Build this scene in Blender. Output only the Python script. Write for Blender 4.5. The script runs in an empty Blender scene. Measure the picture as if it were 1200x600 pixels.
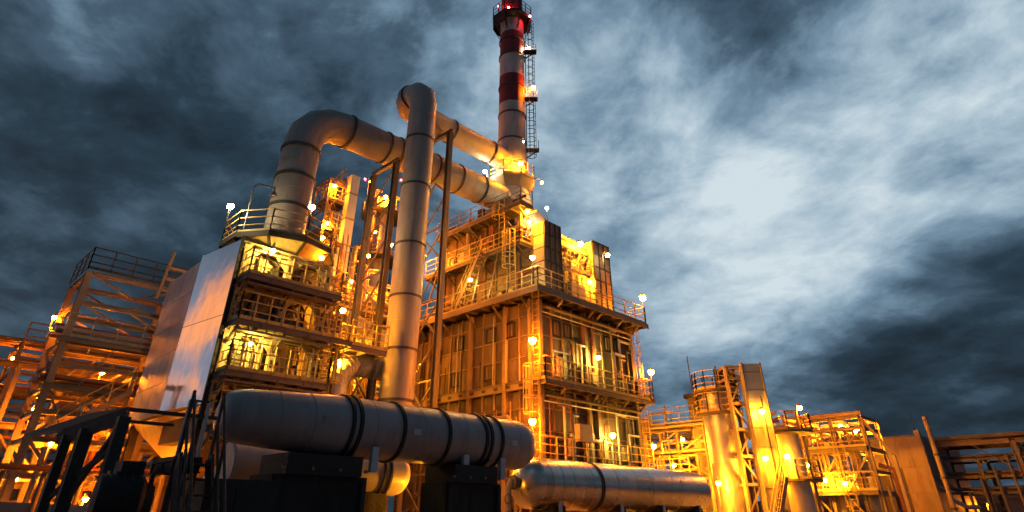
import bpy, bmesh, math, random
from mathutils import Vector, Matrix
random.seed(7)
R = math.radians
scene = bpy.context.scene
COL = scene.collection

# ------------------------------------------------------------------ camera
# Plant axes: X runs along the ducts (right vanishing point), Y along the furnace side (left one).
FPX, PPX, PPY = 697.0, 600.0, 200.0          # focal length and principal point in pixels of the 1200x600 photo
PITCH = math.atan(406 / 697.0); YAW = R(44.2); EYE = 1.7
cp, sp = math.cos(PITCH), math.sin(PITCH)
FWD = (math.cos(YAW), math.sin(YAW)); RGT = (math.sin(YAW), -math.cos(YAW))
def ray(x, y):
    r = (x - PPX) / FPX; u = (PPY - y) / FPX
    f = cp - u * sp; z = sp + u * cp
    return (f * FWD[0] + r * RGT[0], f * FWD[1] + r * RGT[1], z, f)
def onX(x, y, X): d = ray(x, y); k = X / d[0]; return Vector((X, d[1] * k, EYE + d[2] * k))
def onY(x, y, Y): d = ray(x, y); k = Y / d[1]; return Vector((d[0] * k, Y, EYE + d[2] * k))
def atD(x, y, D): d = ray(x, y); k = D / d[3]; return Vector((d[0] * k, d[1] * k, EYE + d[2] * k))
cam = bpy.data.cameras.new('camera'); camo = bpy.data.objects.new('camera', cam); COL.objects.link(camo)
cam.sensor_width = 36; cam.lens = 36 * FPX / 1200; cam.shift_y = -100 / 1200
cam.clip_start = .1; cam.clip_end = 3000
camo.location = (0, 0, EYE); camo.rotation_euler = (math.pi / 2 + PITCH, 0, YAW - math.pi / 2)
scene.camera = camo

# ------------------------------------------------------------------ sky at dusk
SUN_AZ = 112.0; SUN_EL = 2.0                  # sunset glow lies to the left, outside the frame
world = bpy.data.worlds.new('World'); scene.world = world; world.use_nodes = True
world.cycles.sampling_method = 'MANUAL'; world.cycles.sample_map_resolution = 256
nt = world.node_tree; nt.nodes.clear()
def N(t, **k):
    n = nt.nodes.new(t)
    for a, b in k.items(): setattr(n, a, b)
    return n
def L(a, b): nt.links.new(a, b)
def M(op, a, b=None, c=None, clamp=False):
    n = N('ShaderNodeMath', operation=op, use_clamp=clamp)
    for i, v in enumerate((a, b, c)):
        if v is None: continue
        if isinstance(v, (int, float)): n.inputs[i].default_value = v
        else: L(v, n.inputs[i])
    return n.outputs[0]
tc = N('ShaderNodeTexCoord'); DIR = tc.outputs['Generated']
def lobe(direction, width_deg, amp):
    """soft patch of thinner or thicker cloud round a direction"""
    d = Vector(direction[:3]).normalized()
    n = N('ShaderNodeVectorMath', operation='DOT_PRODUCT'); L(DIR, n.inputs[0]); n.inputs[1].default_value = d
    k = 1.0 / (1 - math.cos(R(width_deg)))
    e = M('EXPONENT', M('MULTIPLY_ADD', n.outputs['Value'], k, -k))
    return M('MULTIPLY', e, amp)
# cloud deck: the view direction projected on a level layer, stretched along the wind
sep = N('ShaderNodeSeparateXYZ'); L(DIR, sep.inputs[0])
zz = M('ADD', M('MAXIMUM', sep.outputs[2], 0.0), 0.24)
px_ = M('DIVIDE', sep.outputs[0], zz); py_ = M('DIVIDE', sep.outputs[1], zz)
comb = N('ShaderNodeCombineXYZ'); L(px_, comb.inputs[0]); L(py_, comb.inputs[1])
mp = N('ShaderNodeMapping'); L(comb.outputs[0], mp.inputs[0])
mp.inputs['Rotation'].default_value = (0, 0, -R(52)); mp.inputs['Scale'].default_value = (1.0, 1.0, 1); mp.inputs['Location'].default_value = (7.9, 21.1, 0)
def noise(vec, scale, detail, rough, dist=0., lac=2.1):
    n = N('ShaderNodeTexNoise'); L(vec, n.inputs['Vector'])
    n.inputs['Scale'].default_value = scale; n.inputs['Detail'].default_value = detail
    n.inputs['Roughness'].default_value = rough; n.inputs['Distortion'].default_value = dist; n.inputs['Lacunarity'].default_value = lac
    return n
w1 = noise(mp.outputs[0], 1.1, 3, .5)
wv = N('ShaderNodeVectorMath', operation='MULTIPLY_ADD'); L(w1.outputs['Color'], wv.inputs[0]); wv.inputs[1].default_value = (.32, .32, 0); L(mp.outputs[0], wv.inputs[2])
n1 = noise(wv.outputs[0], 1.55, 10, .545, .0)
n2 = noise(wv.outputs[0], 5.2, 10, .58, .25)
v = M('MULTIPLY_ADD', M('SUBTRACT', n1.outputs['Fac'], .5), 1.75, .32)
v = M('ADD', v, M('MULTIPLY', M('SUBTRACT', n2.outputs['Fac'], .5), M('MULTIPLY_ADD', sep.outputs[2], 1.25, .16, clamp=True)))
LOBES = [((930, 190), 26, .16), ((420, 60), 8, .08), ((130, 110), 7, .08), ((880, 330), 12, .10), ((1130, 100), 12, .08), ((770, 140), 9, .10), ((1000, 330), 9, .08), ((240, 40), 9, -.10), ((70, 200), 14, -.05), ((1170, 460), 8, -.14), ((1190, 350), 7, -.12), ((1090, 470), 7, -.10), ((70, 70), 5, .12),
         ((40, 300), 26, -.08), ((150, 40), 12, -.03), ((450, 60), 11, .14), ((560, 130), 10, .12), ((60, 560), 14, -.06), ((260, 300), 12, -.08),
         ((850, 80), 9, -.10), ((680, 60), 10, .12), ((960, 260), 18, .17), ((1090, 150), 16, .20), ((780, 320), 11, .22), ((880, 400), 7, .10), ((660, 230), 7, -.06),
         ((1180, 430), 11, -.14), ((1060, 450), 9, -.12), ((1190, 330), 8, -.10), ((960, 480), 8, -.08)]
for (p, wdt, amp) in LOBES: v = M('ADD', v, lobe(ray(*p), wdt, amp))
ramp = N('ShaderNodeValToRGB'); L(v, ramp.inputs[0])
er = ramp.color_ramp; er.interpolation = 'LINEAR'
stops = [(0.0, (.011, .022, .035)), (.20, (.022, .046, .072)), (.42, (.068, .120, .178)), (.62, (.19, .30, .41)), (.82, (.42, .555, .66)), (1.0, (.68, .79, .85))]
er.elements[0].position = stops[0][0]; er.elements[0].color = (*stops[0][1], 1)
er.elements[1].position = stops[-1][0]; er.elements[1].color = (*stops[-1][1], 1)
for p, c in stops[1:-1]: e = er.elements.new(p); e.color = (*c, 1)
# sunset colours under the clouds beyond the left edge (seen in the polished cladding)
def mixc(fac, a, b, mode='MIX'):
    n = N('ShaderNodeMix', data_type='RGBA', blend_type=mode)
    if isinstance(fac, float): n.inputs[0].default_value = fac
    else: L(fac, n.inputs[0])
    for s, q in ((6, a), (7, b)):
        if isinstance(q, tuple): n.inputs[s].default_value = (*q, 1)
        else: L(q, n.inputs[s])
    return n.outputs[2]
def azdir(az, el): return (math.cos(R(az)) * math.cos(R(el)), math.sin(R(az)) * math.cos(R(el)), math.sin(R(el)))
glow = M('ADD', lobe(azdir(119, 12), 9.5, 1.0), M('ADD', lobe(azdir(134, 13), 10, .9), lobe(azdir(152, 9), 10, .4)), clamp=True)
n3 = noise(DIR, 9.0, 3, .5, .5)
warm = mixc(M('MULTIPLY_ADD', n3.outputs['Fac'], 8.0, -3.85, clamp=True), (.20, .28, .40), (1.5, .52, .17))
col = mixc(M('MULTIPLY', glow, .9), ramp.outputs[0], warm)
sky = N('ShaderNodeTexSky', sky_type='NISHITA'); sky.sun_disc = False
sky.sun_elevation = R(SUN_EL); sky.sun_rotation = R(90 - SUN_AZ); sky.air_density = 1.5; sky.dust_density = 2
skyc = N('ShaderNodeVectorMath', operation='SCALE'); L(sky.outputs[0], skyc.inputs[0]); skyc.inputs['Scale'].default_value = .06
tot = mixc(.93, skyc.outputs[0], col)
bg = N('ShaderNodeBackground'); L(tot, bg.inputs[0]); bg.inputs[1].default_value = 1.0
wo = N('ShaderNodeOutputWorld'); L(bg.outputs[0], wo.inputs[0])
# last glow of the sun, low and very soft
sl = bpy.data.lights.new('sun', 'SUN'); sl.energy = .12; sl.angle = R(14); sl.color = (1, .66, .48)
so = bpy.data.objects.new('sun', sl); COL.objects.link(so)
so.rotation_euler = Vector(azdir(SUN_AZ, max(SUN_EL, 4))).to_track_quat('Z', 'Y').to_euler()
scene.view_settings.view_transform = 'Standard'; scene.view_settings.look = 'None'
scene.view_settings.exposure = 0; scene.view_settings.gamma = 1; scene.view_settings.use_curve_mapping = False
scene.render.engine = 'CYCLES'
cy = scene.cycles
cy.use_denoising = True; cy.max_bounces = 5; cy.diffuse_bounces = 3; cy.glossy_bounces = 3; cy.sample_clamp_indirect = 6; cy.sample_clamp_direct = 0
cy.caustics_reflective = False; cy.caustics_refractive = False; cy.use_light_tree = True

# ------------------------------------------------------------------ materials
MATS = {}
def mat(name, base, rough=.6, metal=0., var=.25, scale=1.2, dirt=None, dirt_amt=.5, streak=False, bump=.0, bscale=8., rnd=.12, rough_var=.12):
    """painted or bare surface with blotches, vertical run-off streaks, wear and a little random tone from piece to piece"""
    m = bpy.data.materials.new(name); m.use_nodes = True; t = m.node_tree; b = t.nodes['Principled BSDF']
    def n(ty, **k):
        q = t.nodes.new(ty)
        for a, c in k.items(): setattr(q, a, c)
        return q
    tcx = n('ShaderNodeTexCoord'); oi = n('ShaderNodeObjectInfo')
    geo = n('ShaderNodeNewGeometry')
    add = n('ShaderNodeVectorMath', operation='ADD'); t.links.new(geo.outputs['Position'], add.inputs[0])
    rs = n('ShaderNodeVectorMath', operation='SCALE'); rs.inputs[0].default_value = (13, 7, 5); t.links.new(oi.outputs['Random'], rs.inputs['Scale']); t.links.new(rs.outputs[0], add.inputs[1])
    mpn = n('ShaderNodeMapping'); t.links.new(add.outputs[0], mpn.inputs[0])
    mpn.inputs['Scale'].default_value = (1, 1, .22) if streak else (1, 1, 1)
    nz = n('ShaderNodeTexNoise'); t.links.new(mpn.outputs[0], nz.inputs['Vector']); nz.inputs['Scale'].default_value = scale; nz.inputs['Detail'].default_value = 8; nz.inputs['Roughness'].default_value = .62
    nf = n('ShaderNodeTexNoise'); t.links.new(mpn.outputs[0], nf.inputs['Vector']); nf.inputs['Scale'].default_value = scale * 5.5; nf.inputs['Detail'].default_value = 6; nf.inputs['Roughness'].default_value = .6
    # tone
    mr = n('ShaderNodeMapRange'); t.links.new(nz.outputs['Fac'], mr.inputs[0]); mr.inputs[1].default_value = .3; mr.inputs[2].default_value = .7; mr.inputs[3].default_value = 1 - var; mr.inputs[4].default_value = 1 + var
    rr = n('ShaderNodeMapRange'); t.links.new(oi.outputs['Random'], rr.inputs[0]); rr.inputs[3].default_value = 1 - rnd; rr.inputs[4].default_value = 1 + rnd
    mm = n('ShaderNodeMath', operation='MULTIPLY'); t.links.new(mr.outputs[0], mm.inputs[0]); t.links.new(rr.outputs[0], mm.inputs[1])
    sc = n('ShaderNodeVectorMath', operation='SCALE'); sc.inputs[0].default_value = base; t.links.new(mm.outputs[0], sc.inputs['Scale'])
    out = sc.outputs[0]
    if dirt:
        dr = n('ShaderNodeMapRange'); t.links.new(nf.outputs['Fac'], dr.inputs[0]); dr.inputs[1].default_value = .52; dr.inputs[2].default_value = .72; dr.inputs[4].default_value = dirt_amt
        mx = n('ShaderNodeMix', data_type='RGBA'); t.links.new(dr.outputs[0], mx.inputs[0]); t.links.new(out, mx.inputs[6]); mx.inputs[7].default_value = (*dirt, 1); out = mx.outputs[2]
    t.links.new(out, b.inputs['Base Color'])
    b.inputs['Metallic'].default_value = metal
    ro = n('ShaderNodeMapRange'); t.links.new(nf.outputs['Fac'], ro.inputs[0]); ro.inputs[1].default_value = .3; ro.inputs[2].default_value = .7; ro.inputs[3].default_value = max(.04, rough - rough_var); ro.inputs[4].default_value = min(1, rough + rough_var); t.links.new(ro.outputs[0], b.inputs['Roughness'])
    if bump:
        bn = n('ShaderNodeTexNoise'); t.links.new(add.outputs[0], bn.inputs['Vector']); bn.inputs['Scale'].default_value = bscale; bn.inputs['Detail'].default_value = 3
        bp = n('ShaderNodeBump'); bp.inputs['Strength'].default_value = min(1, bump); bp.inputs['Distance'].default_value = .05 * max(1, bump); t.links.new(bn.outputs['Fac'], bp.inputs['Height']); t.links.new(bp.outputs[0], b.inputs['Normal'])
    MATS[name] = m; return m
def glowmat(name, colour, strength):
    m = bpy.data.materials.new(name); m.use_nodes = True; t = m.node_tree; t.nodes.clear()
    e = t.nodes.new('ShaderNodeEmission'); e.inputs[0].default_value = (*colour, 1); e.inputs[1].default_value = strength
    o = t.nodes.new('ShaderNodeOutputMaterial'); t.links.new(e.outputs[0], o.inputs[0]); MATS[name] = m; return m
RUST = (.16, .065, .025)
mat('pipe_paint', (.34, .295, .27), .5, .0, .16, .7, (.12, .10, .09), .35, True, .15, 3)
mat('duct_paint', (.25, .23, .235), .45, .0, .2, .6, (.09, .075, .07), .4, True, .08, 2.5)
mat('flange', (.055, .05, .05), .6, .0, .3, 2, RUST, .3)
mat('steel', (.15, .12, .095), .6, .0, .15, 1.2, RUST, .4)
mat('steel_pale', (.25, .19, .13), .6, .0, .12, 1.2, RUST, .35)
mat('frame_steel', (.14, .09, .055), .65, .0, .15, 1.2, RUST, .4)
mat('rail_paint', (.50, .36, .10), .55, .0, .2, 2, RUST, .5)
mat('rail_grey', (.26, .24, .22), .55, .0, .2, 2, RUST, .5)
mat('wall_panel', (.135, .10, .07), .6, .0, .35, .9, (.06, .04, .03), .65, True, .3, 5, .2)
mat('wall_back', (.05, .04, .032), .8, .0, .3, 2)
mat('cream', (.46, .40, .27), .6, .0, .14, .8, (.16, .09, .04), .5, True, .15, 4)
mat('cream_door', (.30, .24, .15), .6, .0, .2, 1.2, RUST, .5, True)
mat('galv', (.40, .43, .48), .5, .2, .18, .5, (.2, .19, .18), .35, True, .5, .8, .1)
mat('mirror_clad', (.84, .82, .82), .07, 1., .06, .5, (.55, .52, .5), .3, True, .5, .35, .03, .04)
mat('vessel_clad', (.46, .40, .35), .3, 1., .12, .5, (.3, .22, .16), .25, False, .0, .8, .2, .05)
mat('column_clad', (.50, .45, .37), .42, .8, .12, .6, (.25, .18, .12), .35, True, .05, 1.5, .1, .06)
mat('stack_red', (.24, .014, .012), .6, .0, .22, .9, (.07, .02, .02), .5, True)
mat('stack_white', (.55, .49, .47), .6, .0, .2, .9, (.15, .10, .08), .5, True)
mat('stack_bare', (.22, .17, .14), .65, .0, .25, .9, (.08, .05, .04), .5, True)
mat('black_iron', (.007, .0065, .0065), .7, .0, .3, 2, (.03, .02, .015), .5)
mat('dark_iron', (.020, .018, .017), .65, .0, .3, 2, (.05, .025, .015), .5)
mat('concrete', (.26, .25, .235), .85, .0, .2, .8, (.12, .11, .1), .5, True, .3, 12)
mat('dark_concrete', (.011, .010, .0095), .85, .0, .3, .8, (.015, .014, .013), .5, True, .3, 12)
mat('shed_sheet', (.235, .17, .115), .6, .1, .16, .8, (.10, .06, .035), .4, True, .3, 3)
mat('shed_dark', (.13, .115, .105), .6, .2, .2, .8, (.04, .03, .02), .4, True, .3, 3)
mat('door_dark', (.045, .025, .02), .6, .0, .3, 1.5, RUST, .4, True)
mat('grating', (.10, .09, .08), .7, .3, .3, 3, RUST, .5)
mat('ground', (.075, .07, .064), .9, .0, .3, .5, (.03, .028, .026), .6, False, .5, 6)
mat('lamp_body', (.18, .17, .16), .5, .3, .2, 4)
mat('red_pipe', (.20, .06, .03), .5, .0, .2, 2, RUST, .4)
ORANGE, AMBER, WARM, WHITE, RED = (1, .225, .005), (1, .335, .010), (1, .60, .085), (1, .76, .38), (1, .02, .03)
POWER = 2.6
LV = random.Random(2)

# ------------------------------------------------------------------ mesh builder
class MB:
    def __init__(s): s.v = []; s.f = []
    def add(s, vs, fs):
        o = len(s.v); s.v += [Vector(q) for q in vs]; s.f += [tuple(i + o for i in f) for f in fs]; return s
    def box(s, lo, hi):
        x0, y0, z0 = lo; x1, y1, z1 = hi
        return s.add([(x0, y0, z0), (x1, y0, z0), (x1, y1, z0), (x0, y1, z0), (x0, y0, z1), (x1, y0, z1), (x1, y1, z1), (x0, y1, z1)],
                     [(3, 2, 1, 0), (4, 5, 6, 7), (0, 1, 5, 4), (1, 2, 6, 5), (2, 3, 7, 6), (3, 0, 4, 7)])
    def frame(s, p0, p1, up=None):
        a, b = Vector(p0), Vector(p1); t = (b - a).normalized()
        u = Vector(up) if up else (Vector((0, 0, 1)) if abs(t.z) < .95 else Vector((0, 1, 0)))
        x = t.cross(u).normalized(); y = x.cross(t).normalized(); return a, b, x, y
    def prof(s, p0, p1, pts, up=None):
        a, b, x, y = s.frame(p0, p1, up); n = len(pts)
        vs = [a + x * q + y * r for q, r in pts] + [b + x * q + y * r for q, r in pts]
        fs = [(i, (i + 1) % n, n + (i + 1) % n, n + i) for i in range(n)] + [tuple(range(n - 1, -1, -1)), tuple(range(n, 2 * n))]
        return s.add(vs, fs)
    def beam(s, p0, p1, w, h=None, up=None):
        h = h or w; return s.prof(p0, p1, [(-w / 2, -h / 2), (w / 2, -h / 2), (w / 2, h / 2), (-w / 2, h / 2)], up)
    def ibeam(s, p0, p1, h, b, t=None, up=None):
        t = t or max(.02, h * .09); H = h / 2; B = b / 2; w = t / 2
        return s.prof(p0, p1, [(-B, -H), (B, -H), (B, -H + t), (w, -H + t), (w, H - t), (B, H - t), (B, H), (-B, H), (-B, H - t), (-w, H - t), (-w, -H + t), (-B, -H + t)], up)
    def tube(s, p0, p1, r, n=8, r2=None):
        r2 = r if r2 is None else r2; a, b, x, y = s.frame(p0, p1)
        cs = [(math.cos(2 * math.pi * i / n), math.sin(2 * math.pi * i / n)) for i in range(n)]
        vs = [a + (x * c + y * d) * r for c, d in cs] + [b + (x * c + y * d) * r2 for c, d in cs]
        return s.add(vs, [(i, (i + 1) % n, n + (i + 1) % n, n + i) for i in range(n)] + [tuple(range(n - 1, -1, -1)), tuple(range(n, 2 * n))])
    def path(s, pts, r, n=12, caps=True):
        """pipe swept along points, mitred at the bends"""
        P = [Vector(q) for q in pts]; m = len(P)
        T = [(P[min(i + 1, m - 1)] - P[max(i - 1, 0)]).normalized() if 0 < i < m - 1 else (P[1] - P[0] if i == 0 else P[-1] - P[-2]).normalized() for i in range(m)]
        t0 = (P[1] - P[0]).normalized(); u = Vector((0, 0, 1)) if abs(t0.z) < .9 else Vector((0, 1, 0))
        x = t0.cross(u).normalized(); y = x.cross(t0).normalized(); o = len(s.v)
        ring = [P[0] + (x * math.cos(2 * math.pi * i / n) + y * math.sin(2 * math.pi * i / n)) * r for i in range(n)]
        rings = [ring]
        for k in range(1, m):
            d = (P[k] - P[k - 1]).normalized()
            nn = ((P[k + 1] - P[k]).normalized() + d).normalized() if k < m - 1 else d
            ring = [q + d * ((P[k] - q).dot(nn) / d.dot(nn)) for q in ring]; rings.append(ring)
        for rg in rings: s.v += rg
        for k in range(m - 1):
            for i in range(n): s.f.append((o + k * n + i, o + k * n + (i + 1) % n, o + (k + 1) * n + (i + 1) % n, o + (k + 1) * n + i))
        if caps: s.f.append(tuple(o + i for i in range(n - 1, -1, -1))); s.f.append(tuple(o + (m - 1) * n + i for i in range(n)))
        return s
    def lathe(s, c, axis, prof, n=32, closed=False):
        """prof: (distance along axis, radius)"""
        a = Vector(axis).normalized(); _, _, x, y = s.frame((0, 0, 0), a); c = Vector(c); o = len(s.v); m = len(prof)
        for h, r in prof:
            for i in range(n):
                t = 2 * math.pi * i / n; s.v.append(c + a * h + (x * math.cos(t) + y * math.sin(t)) * r)
        for k in range(m if closed else m - 1):
            k2 = (k + 1) % m
            for i in range(n): s.f.append((o + k * n + i, o + k * n + (i + 1) % n, o + k2 * n + (i + 1) % n, o + k2 * n + i))
        if not closed:
            s.f.append(tuple(o + i for i in range(n - 1, -1, -1))); s.f.append(tuple(o + (m - 1) * n + i for i in range(n)))
        return s
    def band(s, c, axis, R_, w, t, n=32):
        return s.lathe(c, axis, [(-w / 2, R_ - .01), (-w / 2, R_ + t), (w / 2, R_ + t), (w / 2, R_ - .01)], n, True)
    def poly(s, pts, d):
        """flat plate: outline pts pushed along vector d"""
        n = len(pts); P = [Vector(q) for q in pts]; d = Vector(d)
        return s.add(P + [q + d for q in P], [tuple(range(n - 1, -1, -1)), tuple(range(n, 2 * n))] + [(i, (i + 1) % n, n + (i + 1) % n, n + i) for i in range(n)])
    def ball(s, c, r, n=8, squash=1.):
        return s.lathe(c, (0, 0, 1), [(-r * squash * math.cos(math.pi * (k + .15) / (6.3)), r * math.sin(math.pi * (k + .15) / 6.3)) for k in range(7)], n)

ORG = {}
def thing(name, label, cat, loc=(0, 0, 0), group=None, kind=None):
    o = bpy.data.objects.new(name, None); COL.objects.link(o); o.location = loc; o.empty_display_size = .3
    o['label'] = label; o['category'] = cat
    if group: o['group'] = group
    o['kind'] = kind or 'thing'
    ORG[o.name] = Vector(loc); return o
def link(name, me, parent, org):
    o = bpy.data.objects.new(name, me); COL.objects.link(o)
    if parent is not None: o.parent = parent; ORG[o.name] = org
    return o
def fin(mb, material, smooth, org):
    me = bpy.data.meshes.new('mesh'); me.from_pydata([q - org for q in mb.v], [], mb.f)
    bm = bmesh.new(); bm.from_mesh(me); bmesh.ops.recalc_face_normals(bm, faces=bm.faces); bm.to_mesh(me); bm.free()
    me.materials.append(MATS[material])
    if smooth:
        me.polygons.foreach_set('use_smooth', [True] * len(me.polygons)); me.set_sharp_from_angle(angle=R(smooth if smooth is not True else 32))
    return me
def part(name, mb, material, parent, smooth=False, label=None):
    org = ORG[parent.name]
    o = link(name, fin(mb, material, smooth, org), parent, org)
    if label: o['label'] = label
    return o
def solo(name, mb, material, label, cat, group=None, smooth=False, base=None):
    """a thing that is one mesh"""
    if base is None:
        n = len(mb.v); base = sum(mb.v, Vector()) / n; base.z = min(q.z for q in mb.v)
    base = Vector(base)
    o = link(name, fin(mb, material, smooth, base), None, None); o.location = base
    o['label'] = label; o['category'] = cat; o['kind'] = 'thing'
    if group: o['group'] = group
    return o
def copies(name, src, parent, shifts):
    """alike pieces of one thing share mesh data"""
    for d in shifts:
        c = src.copy(); c.name = name; COL.objects.link(c); c.parent = parent; c.location = src.location + Vector(d); ORG[c.name] = ORG[src.name]
def arc(c, a, b, R_, k=6, t0=0, t1=90):
    """bend: centre c, radius along unit vectors a then b"""
    c, a, b = Vector(c), Vector(a), Vector(b)
    return [c + (a * math.cos(R(t0 + (t1 - t0) * i / k)) + b * math.sin(R(t0 + (t1 - t0) * i / k))) * R_ for i in range(k + 1)]

def railing(par, pts, material='rail_paint', h=1.1, step=1.15, r=.028, mids=2, name='railing'):
    m = MB(); P = [Vector(q) for q in pts]
    for a, b in zip(P[:-1], P[1:]):
        L_ = (b - a).length; k = max(1, round(L_ / step))
        for i in range(k + 1):
            q = a.lerp(b, i / k); m.beam(q, q + Vector((0, 0, h)), r * 1.9)
        for j in range(mids + 1):
            z = Vector((0, 0, h * (1 - j / (mids + 1)))); m.tube(a + z, b + z, r, 6)
        m.beam(a + Vector((0, 0, .08)), b + Vector((0, 0, .08)), .012, .14)
    return part(name, m, material, par)
def deck(par, lo, hi, material='grating', beam='steel', joists=1.0):
    """walkway: grating plate on edge channels and joists"""
    x0, y0, z = lo; x1, y1, _ = hi
    d = part('deck', MB().box((x0, y0, z - .05), (x1, y1, z)), material, par)
    m = MB(); e = .18
    for y in (y0 + .03, y1 - .03): m.ibeam((x0, y, z - .05 - e / 2), (x1, y, z - .05 - e / 2), e, .08)
    for x in (x0 + .03, x1 - .03): m.ibeam((x, y0, z - .052 - e / 2), (x, y1, z - .052 - e / 2), e, .08)
    lx, ly = x1 - x0, y1 - y0
    if lx > ly:
        for i in range(1, max(2, int(lx / joists))): x = x0 + lx * i / max(2, int(lx / joists)); m.beam((x, y0, z - .13), (x, y1, z - .13), .06, .14)
    else:
        for i in range(1, max(2, int(ly / joists))): y = y0 + ly * i / max(2, int(ly / joists)); m.beam((x0, y, z - .13), (x1, y, z - .13), .06, .14)
    part('deck_frame', m, beam, d); return d
def ladder(par, p, z0, z1, nrm, material='rail_paint', cage=True, w=.45):
    """vertical ladder; nrm is the level direction it faces"""
    n = Vector(nrm).normalized(); t = Vector((-n.y, n.x, 0)); p = Vector((p[0], p[1], 0)); m = MB()
    for s in (-1, 1): m.beam(p + t * (s * w / 2) + Vector((0, 0, z0)), p + t * (s * w / 2) + Vector((0, 0, z1 + .9)), .06, .03)
    k = int((z1 - z0) / .33)
    for i in range(k): z = Vector((0, 0, z0 + .2 + i * .33)); m.beam(p - t * (w / 2) + z, p + t * (w / 2) + z, .03)
    o = part('ladder', m, material, par)
    if cage:
        c = MB(); r = .38
        hoop = [p + n * (.36 + r * math.sin(R(a)) - .02) * 1 + t * (r * math.cos(R(a))) for a in range(-40, 221, 26)]
        zs = []; z = z0 + 2.1
        while z < z1 + .9: zs.append(z); z += .75
        for z in zs:
            for a, b in zip(hoop[:-1], hoop[1:]): c.beam(a + Vector((0, 0, z)), b + Vector((0, 0, z)), .015, .055)
        if zs:
            for q in hoop[1:-1:2]: c.beam(q + Vector((0, 0, zs[0])), q + Vector((0, 0, zs[-1])), .04, .015)
            part('safety_cage', c, material, o)
    return o
def stair(par, p0, p1, w, side, material='steel_pale', rail='rail_paint'):
    """flight of open steps from p0 up to p1, with strings and handrails"""
    a, b = Vector(p0), Vector(p1); s = Vector(side).normalized() * w; m = MB()
    for q in (Vector(), s): m.beam(a + q, b + q, .05, .22)
    k = max(3, int((b.z - a.z) / .22))
    for i in range(k):
        c = a.lerp(b, (i + .5) / k); d = Vector(((b - a).x, (b - a).y, 0)).normalized() * .12
        m.prof(c, c + s, [(-.12, -.015), (.12, -.015), (.12, .015), (-.12, .015)])
    o = part('stair', m, material, par)
    h = MB(); up = Vector((0, 0, 1))
    for q in (Vector(), s):
        for z in (.55, 1.0): h.tube(a + q + up * z, b + q + up * z, .025, 6)
        for i in range(4): c = a.lerp(b, i / 3); h.beam(c + q, c + q + up, .045)
    part('handrail', h, rail, o); return o

# lamps: post or bracket, housing and a glowing globe that lights the place
GLOW = {}
def bulbmat(colour, P, r):
    key = (colour, round(P), r)
    if key not in GLOW:
        GLOW[key] = 'glow_%d' % len(GLOW); glowmat(GLOW[key], colour, P / (39.5 * r * r))
    return GLOW[key]
BULB = {}
def lamp(pos, colour, P, label, base=None, r=.15, name='flood_lamp', cat='lamp', group='lit work lamps of the plant'):
    """base: a point on what carries it; the post runs up from there, or the arm reaches out"""
    pos = Vector(pos); r *= LV.uniform(.58, .9); base = Vector(base) if base is not None else pos + Vector((.25, .3, -.9))
    t = thing(name, label, cat, base, group)
    m = MB()
    if abs(pos.x - base.x) + abs(pos.y - base.y) < .1: m.tube(base, pos - Vector((0, 0, r * .8)), .035, 6)
    else:
        k = Vector((base.x, base.y, max(base.z, pos.z + r + .12))); m.path([base, k, Vector((pos.x, pos.y, k.z)), pos + Vector((0, 0, r * .9))] if k.z - base.z > .05 else [base, Vector((pos.x, pos.y, k.z)), pos + Vector((0, 0, r * .9))], .03, 6)
    part('post', m, 'lamp_body', t)
    part('lamp_head', MB().lathe(pos + Vector((0, 0, r * .55)), (0, 0, 1), [(0, r * .98), (.02, r * 1.05), (r * .5, r * .6), (r * .75, r * .3)], 10), 'lamp_body', t, True)
    mk = bulbmat(colour, P * POWER, r)
    part('globe', MB().lathe(pos, (0, 0, 1), [(-r * .97, r * .2), (-r * .7, r * .71), (0, r), (r * .5, r * .86)], 9), mk, t, True)
    return t

# ================================================================== SETTING
g = MB(); g.add([(-1500, -1500, 0), (1500, -1500, 0), (1500, 1500, 0), (-1500, 1500, 0)], [(0, 1, 2, 3)])
go = link('ground', fin(g, 'ground', False, Vector()), None, None); go['kind'] = 'structure'
pv = MB(); pv.box((-10, -6, .004), (60, 60, .012)); po = link('plant_pavement', fin(pv, 'concrete', False, Vector()), None, None); po['kind'] = 'structure'

# ================================================================== FURNACE (fired heater box with three balconies)
FX0, FX1, FY0, FY1, ZD = 23.3, 31.9, 20.9, 31.2, 12.2
fu = thing('furnace', 'tall brown panelled furnace with lit balconies below the red and white chimney', 'furnace', ((FX0 + FX1) / 2, (FY0 + FY1) / 2, 0))
core = part('wall', MB().box((FX0 + .12, FY0 + .12, 0), (FX1 - .12, FY1, ZD - .25)), 'wall_back', fu)
rows = [(2.0, 3.05), (3.1, 4.2), (4.25, 5.35), (5.4, 6.4), (6.45, 7.3), (7.85, 8.95), (9.0, 10.05), (10.1, 11.1), (11.15, 11.85)]
# side facing left (plane X): panels between ribs
yc = [FY0 + .3 + i * .93 for i in range(11)]
for z0, z1 in rows:
    for i, y in enumerate(yc):
        d = random.uniform(-.012, .012)
        part('panel', MB().box((FX0 + .03 + d, y + .05, z0 + .02), (FX0 + .14, y + .86, z1 - .02)), 'wall_panel', core)
xc = [FX0 + .35 + i * .88 for i in range(4)] + [28.25 + i * .86 for i in range(4)]
for z0, z1 in rows:
    for x in xc:
        d = random.uniform(-.012, .012)
        part('panel', MB().box((x + .05, FY0 + .03 + d, z0 + .02), (x + .81, FY0 + .14, z1 - .02)), 'wall_panel', core)
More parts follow.
